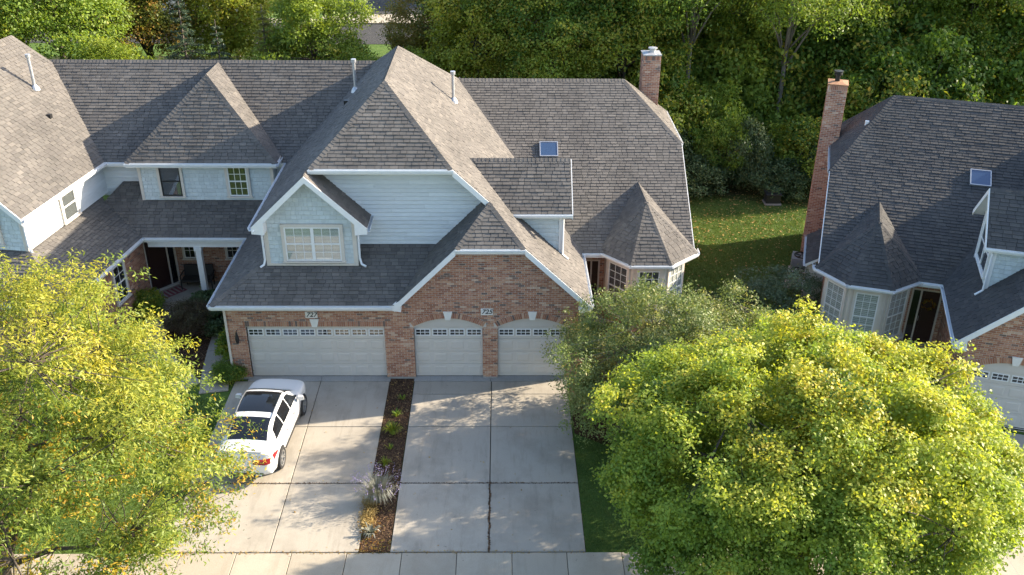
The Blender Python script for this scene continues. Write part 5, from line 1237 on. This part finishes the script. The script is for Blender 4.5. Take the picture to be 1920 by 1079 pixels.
    trap('side_window', [((-1.42, .12, .20), (-1.22, .10, .80)), ((-1.22, .10, .80), (-.62, .10, .90))], 'car_glass')
    trap('side_window', [((-.56, .10, .90), (.22, .10, .90))], 'car_glass'); trap('side_window', [((.28, .10, .90), (.62, .10, .88)), ((.62, .10, .88), (1.08, .12, .2))], 'car_glass')
    shell('roof_glass', (-.72, .42), (10, 11, 12), 'car_glass').build('roof_glass', 'car_glass', ctx, root, smooth=True)
    shell('windshield', (.50, 1.26), (9, 10, 11, 12), 'car_glass').build('windshield', 'car_glass', ctx, root, smooth=True)
    shell('rear_window', (-1.74, -.86), (10, 11, 12), 'car_glass').build('rear_window', 'car_glass', ctx, root, smooth=True)
    for sgn in (1, -1):                                     # door seams, hatch seam
        for y in (-.60, .25, 1.10):
            b = MB(); b.tube([V(sgn*(np.interp(y, yy, prm[:, 0])*k+.0015), y+dy, z) for k, dy, z in ((.985, 0, .42), (1.0, 0, .62), (.992, -.01, .85), (.967, -.02, .945))], .0055, 5); b.build('door_seam', 'black_trim', ctx, root)
        b = MB(); b.tube([V(sgn*.952, -.98, .40), V(sgn*.955, .98, .40)], .022, 6); b.build('side_skirt', 'black_trim', ctx, root)
        b = MB(); b.tube([V(sgn*(np.interp(y, yy, prm[:, 0])*.93+.003), y, np.interp(y, yy, prm[:, 1])+.006) for y in np.linspace(-1.4, 1.1, 12)], .008, 5); b.build('window_trim', 'alloy', ctx, root)
    b = MB(); b.tube([V(x, -2.36+.12*abs(x/.8)**3, .60) for x in np.linspace(-.8, .8, 15)], .006, 5); b.build('hatch_seam', 'black_trim', ctx, root)
    # spoiler lip, lamps, bumper, plate
    def rear_y(x, z): return -2.36+.16*(abs(x)/.85)**2.2
    g = MB()
    for sgn in (1, -1):
        pts = []; t = MB()
        for i in range(9):
            x = sgn*(.34+.58*i/8); y = float(np.interp(abs(x), [0, .70, .84, .895, .92], [-2.36, -2.355, -2.27, -2.10, -2.0]))-.014; h = .06+.04*i/8; zc = .86+.02*i/8
            pts.append((V(x, y-.012, zc-h), V(x, y-.02, zc+h)))
        for a, b in zip(pts, pts[1:]):
            q = [a[0], b[0], b[1], a[1]]; t.poly(q); t.poly([a[1], b[1], b[1]+V(0, .16, .0), a[1]+V(0, .16, 0)]); t.poly([a[0]+V(0, .16, 0), b[0]+V(0, .16, 0), b[0], a[0]])
        e = pts[-1]; t.poly([e[0], e[1], V(sgn*.945, -1.74, .93), V(sgn*.952, -1.74, .86)] if sgn > 0 else [e[1], e[0], V(sgn*.952, -1.74, .86), V(sgn*.945, -1.74, .93)])
        t.build('tail_light', 'tail_light', ctx, root)
    b = MB(); b.box(-.62, .62, -2.375, -2.20, .36, .47); b.build('rear_diffuser', 'black_trim', ctx, root)
    for sgn in (1, -1):
        b = MB(); b.tube([(sgn*.48-.10, -2.375, .41), (sgn*.48+.10, -2.375, .41)], .03, 8); b.build('exhaust', 'alloy', ctx, root)
    b = MB(); b.box(-.26, .26, -2.385, -2.33, .66, .78); b.build('license_plate', 'stone_white', ctx, root)
    b = MB(); b.prism([V(-.66, -2.12, 1.105), V(.66, -2.12, 1.105), V(.60, -2.20, 1.125), V(-.60, -2.20, 1.125)], (0, 0, .02)); b.build('spoiler', 'car_paint', ctx, root)
    for sgn in (1, -1):
        b = MB(); b.tube([V(sgn*.90, .90, 1.00), V(sgn*1.0, .88, 1.04)], .03, 6)
        b.hexa([V(sgn*.96, .80, .97), V(sgn*1.16, .84, .99), V(sgn*1.13, .95, .99), V(sgn*.96, .95, .97), V(sgn*.96, .80, 1.12), V(sgn*1.14, .84, 1.11), V(sgn*1.11, .94, 1.10), V(sgn*.96, .94, 1.11)])
        b.build('mirror', 'car_paint', ctx, root)
        for y in (-.70, .18):
            b = MB(); b.tube([V(sgn*.945, y, .86), V(sgn*.972, y+.03, .868), V(sgn*.972, y+.17, .868), V(sgn*.945, y+.20, .86)], .014, 6); b.build('door_handle', 'alloy', ctx, root)
        b = MB(); b.tube([V(sgn*p, y, z) for p, y, z in [(np.interp(y, yy, prm[:, 2])*1.0, y, np.interp(y, yy, prm[:, 3])+.006) for y in np.linspace(-.95, .5, 9)]], .016, 6); b.build('roof_rail', 'alloy', ctx, root)
        b = MB(); b.hexa([V(sgn*.55, 2.20, .66), V(sgn*.86, 1.98, .68), V(sgn*.86, 1.9, .68), V(sgn*.5, 2.1, .66), V(sgn*.55, 2.22, .76), V(sgn*.87, 1.98, .80), V(sgn*.87, 1.9, .82), V(sgn*.5, 2.1, .78)]); b.build('headlight', 'glass', ctx, root)
        for y in (-1.43, 1.43):
            c = V(sgn*.86, y, .36); t = MB()
            prof_t = [(.215, -.10), (.30, -.125), (.35, -.11), (.362, -.06), (.362, .06), (.35, .11), (.30, .125), (.245, .105)]
            for i in range(len(prof_t)-1):
                for k in range(36):
                    a0, a1 = 2*math.pi*k/36, 2*math.pi*(k+1)/36; P_ = lambda pr, a: c+V(sgn*pr[1], math.cos(a)*pr[0], math.sin(a)*pr[0])
                    t.poly([P_(prof_t[i], a0), P_(prof_t[i], a1), P_(prof_t[i+1], a1), P_(prof_t[i+1], a0)])
            wh = t.build('wheel', 'rubber', ctx, root)
            r_ = MB()
            for i, (ra, rb, xa, xb) in enumerate(((.25, .225, .108, .10), (.225, .22, .10, .0))):
                for k in range(36):
                    a0, a1 = 2*math.pi*k/36, 2*math.pi*(k+1)/36
                    P_ = lambda rr, xx, a: c+V(sgn*xx, math.cos(a)*rr, math.sin(a)*rr); r_.poly([P_(ra, xa, a0), P_(ra, xa, a1), P_(rb, xb, a1), P_(rb, xb, a0)])
            for k in range(10):
                a = 2*math.pi*k/10+(.13 if k % 2 else -.13); d = V(0, math.cos(a), math.sin(a)); e = V(0, -math.sin(a), math.cos(a)); ax = V(sgn, 0, 0)
                p0 = c+d*.04+ax*.075; p1 = c+d*.235+ax*.10
                r_.hexa([p0-e*.016-ax*.03, p1-e*.02-ax*.03, p1+e*.02-ax*.03, p0+e*.016-ax*.03, p0-e*.016, p1-e*.02, p1+e*.02, p0+e*.016])
            r_.tube([c+V(sgn*.03, 0, 0), c+V(sgn*.095, 0, 0)], .055, 14); r_.build('rim', 'alloy', ctx, wh)
            k_ = MB(); k_.tube([c+V(sgn*-.02, 0, 0), c+V(sgn*.0, 0, 0)], .19, 20); k_.build('brake_disc', 'black_metal', ctx, wh)
car()
# ------------------------------------------------------------------ small things
def bench():
    t = empty('porch_bench', (-12.95, 6.75, .15), 'black woven bench on the porch below the small window', 'bench'); c = Ctx(Matrix.Translation((-12.95, 6.75, .15)), t)
    mb = MB(); mb.box(-.62, .62, -.28, .28, .36, .46); mb.build('seat', 'rattan', c)
    mb = MB(); mb.hexa([(-.62, .20, .46), (.62, .20, .46), (.62, .28, .46), (-.62, .28, .46), (-.6, .27, .92), (.6, .27, .92), (.6, .35, .92), (-.6, .35, .92)]); mb.build('backrest', 'rattan', c)
    for s in (-1, 1):
        mb = MB(); mb.tube([(s*.64, -.26, .0), (s*.64, -.26, .64), (s*.64, .28, .66)], .028, 6); mb.build('armrest', 'rattan', c)
        mb = MB(); mb.tube([(s*.58, .24, 0), (s*.58, .24, .4)], .025, 6); mb.build('leg', 'rattan', c)
bench()
def doormat():
    a = R(49.2); t = empty('doormat', (-13.95, 6.3, .15), 'dark red striped doormat before the angled porch door', 'doormat'); c = Ctx(Matrix.Translation((-13.95, 6.3, .155)) @ Matrix.Rotation(a, 4, 'Z'), t)
    mb = MB(); mb.box(-.5, .5, -.3, .3, 0, .015); mb.build('mat', 'mat_red', c)
    for i in range(5):
        mb = MB(); mb.box(-.42+i*.19, -.34+i*.19, -.26, .26, .0152, .019); mb.build('stripe', 'mat_stripe', c)
doormat()
def ac(x, y, rz, s, mat, label, kind):
    t = empty('air_conditioner', (x, y, -.04), label, 'air conditioner'); c = Ctx(Matrix.Translation((x, y, -.04)) @ Matrix.Rotation(rz, 4, 'Z'), t)
    mb = MB(); mb.box(-.5*s, .5*s, -.5*s, .5*s, 0, .06); mb.build('pad', 'concrete', c)
    if kind == 'square':
        h = .85; mb = MB(); q = .40; mb.box(-q, q, -q, q, .06, h); mb.build('cabinet', mat, c)
        for k in range(4):
            for i in range(12):
                a = k*math.pi/2; d = V(math.cos(a), math.sin(a), 0); e = V(-d.y, d.x, 0); b = MB(); b.fbox((d*q+V(0, 0, .14+i*.055), e, V(0, 0, 1), d), -q+.04, q-.04, 0, .028, .001, .016); b.build('louvre', mat, c)
    else:
        h = .62; mb = MB(); mb.lathe([(.02, .06), (.40, .06), (.42, .12), (.42, h-.06), (.40, h), (.30, h+.01), (.02, h+.01)], (0, 0, 0), 28); mb.build('cabinet', mat, c, smooth=False)
    mb = MB(); mb.lathe([(.33, h+.012), (.33, h+.05), (.30, h+.05), (.30, h+.012)], (0, 0, 0), 28); mb.build('fan_guard', 'black_metal', c)
    for k in range(5):
        a = k*1.2566; b = MB(); b.hexa([V(math.cos(a)*.04, math.sin(a)*.04, h+.015), V(math.cos(a)*.28, math.sin(a)*.28, h+.015), V(math.cos(a+.5)*.28, math.sin(a+.5)*.28, h+.02), V(math.cos(a+.8)*.05, math.sin(a+.8)*.05, h+.02), V(math.cos(a)*.04, math.sin(a)*.04, h+.022), V(math.cos(a)*.28, math.sin(a)*.28, h+.022), V(math.cos(a+.5)*.28, math.sin(a+.5)*.28, h+.027), V(math.cos(a+.8)*.05, math.sin(a+.8)*.05, h+.027)]); b.build('fan_blade', 'black_metal', c)
p = TB @ V(7.75, 9.9, 0); ac(p.x, p.y, th, 1, 'ac_metal', 'grey square air conditioner with louvred sides by the lawn-side house wall', 'square')
p = TB @ V(7.85, 8.75, 0); ac(p.x, p.y, th, 1, 'ac_beige', 'low beige round air conditioner next to the grey square one', 'round')
def utility():
    t = empty('utility_box', (13.9, 16.4, -.04), 'dark green utility box at the edge of the wood', 'utility box'); c = Ctx(Matrix.Translation((13.9, 16.4, -.04)), t)
    mb = MB(); mb.box(-.42, .42, -.3, .3, 0, .1); mb.build('base', 'apron', c)
    mb = MB(); mb.hexa([(-.38, -.27, .1), (.38, -.27, .1), (.38, .27, .1), (-.38, .27, .1), (-.36, -.22, .55), (.36, -.22, .55), (.36, .25, .6), (-.36, .25, .6)]); mb.build('cabinet', 'black_trim', c)
    mb = MB(); mb.hexa([(-.42, -.3, .55), (.42, -.3, .55), (.42, .3, .6), (-.42, .3, .6), (-.4, -.28, .6), (.4, -.28, .6), (.4, .28, .66), (-.4, .28, .66)]); mb.build('lid', 'black_trim', c)
utility()
def far_house(x, y, rz, w_, d_, label):
    t = empty('far_house', (x, y, 0), label, 'house'); c = Ctx(Matrix.Translation((x, y, 0)) @ Matrix.Rotation(rz, 4, 'Z'), t)
    mb = MB(); mb.box(-w_/2, w_/2, -d_/2, d_/2, 0, 5.4); wl = mb.build('wall', 'far_wall', c)
    mb = MB(); a = w_/2+.4; b = d_/2+.4
    mb.prism([(-a, -b, 5.3), (-a, b, 5.3), (-a, 0, 8.6)], (2*a, 0, 0)); mb.build('roof', 'far_roof', c)
    for z in (1.0, 3.6):
        for i in range(4):
            xx = -w_/2+w_*(i+.5)/4; m = MB(); m.box(xx-.55, xx+.55, -d_/2-.05, -d_/2-.004, z-.1, z+1.4); f = m.build('window', 'trim', c); m = MB(); m.box(xx-.45, xx+.45, -d_/2-.06, -d_/2-.051, z, z+1.3); m.build('pane', 'car_glass', c, f)
far_house(-31, 66, .1, 14, 10, 'pale two-storey house beyond the far road, left of the side road')
far_house(17, 50, -.1, 15, 10, 'pale two-storey house glimpsed through the tall trees')
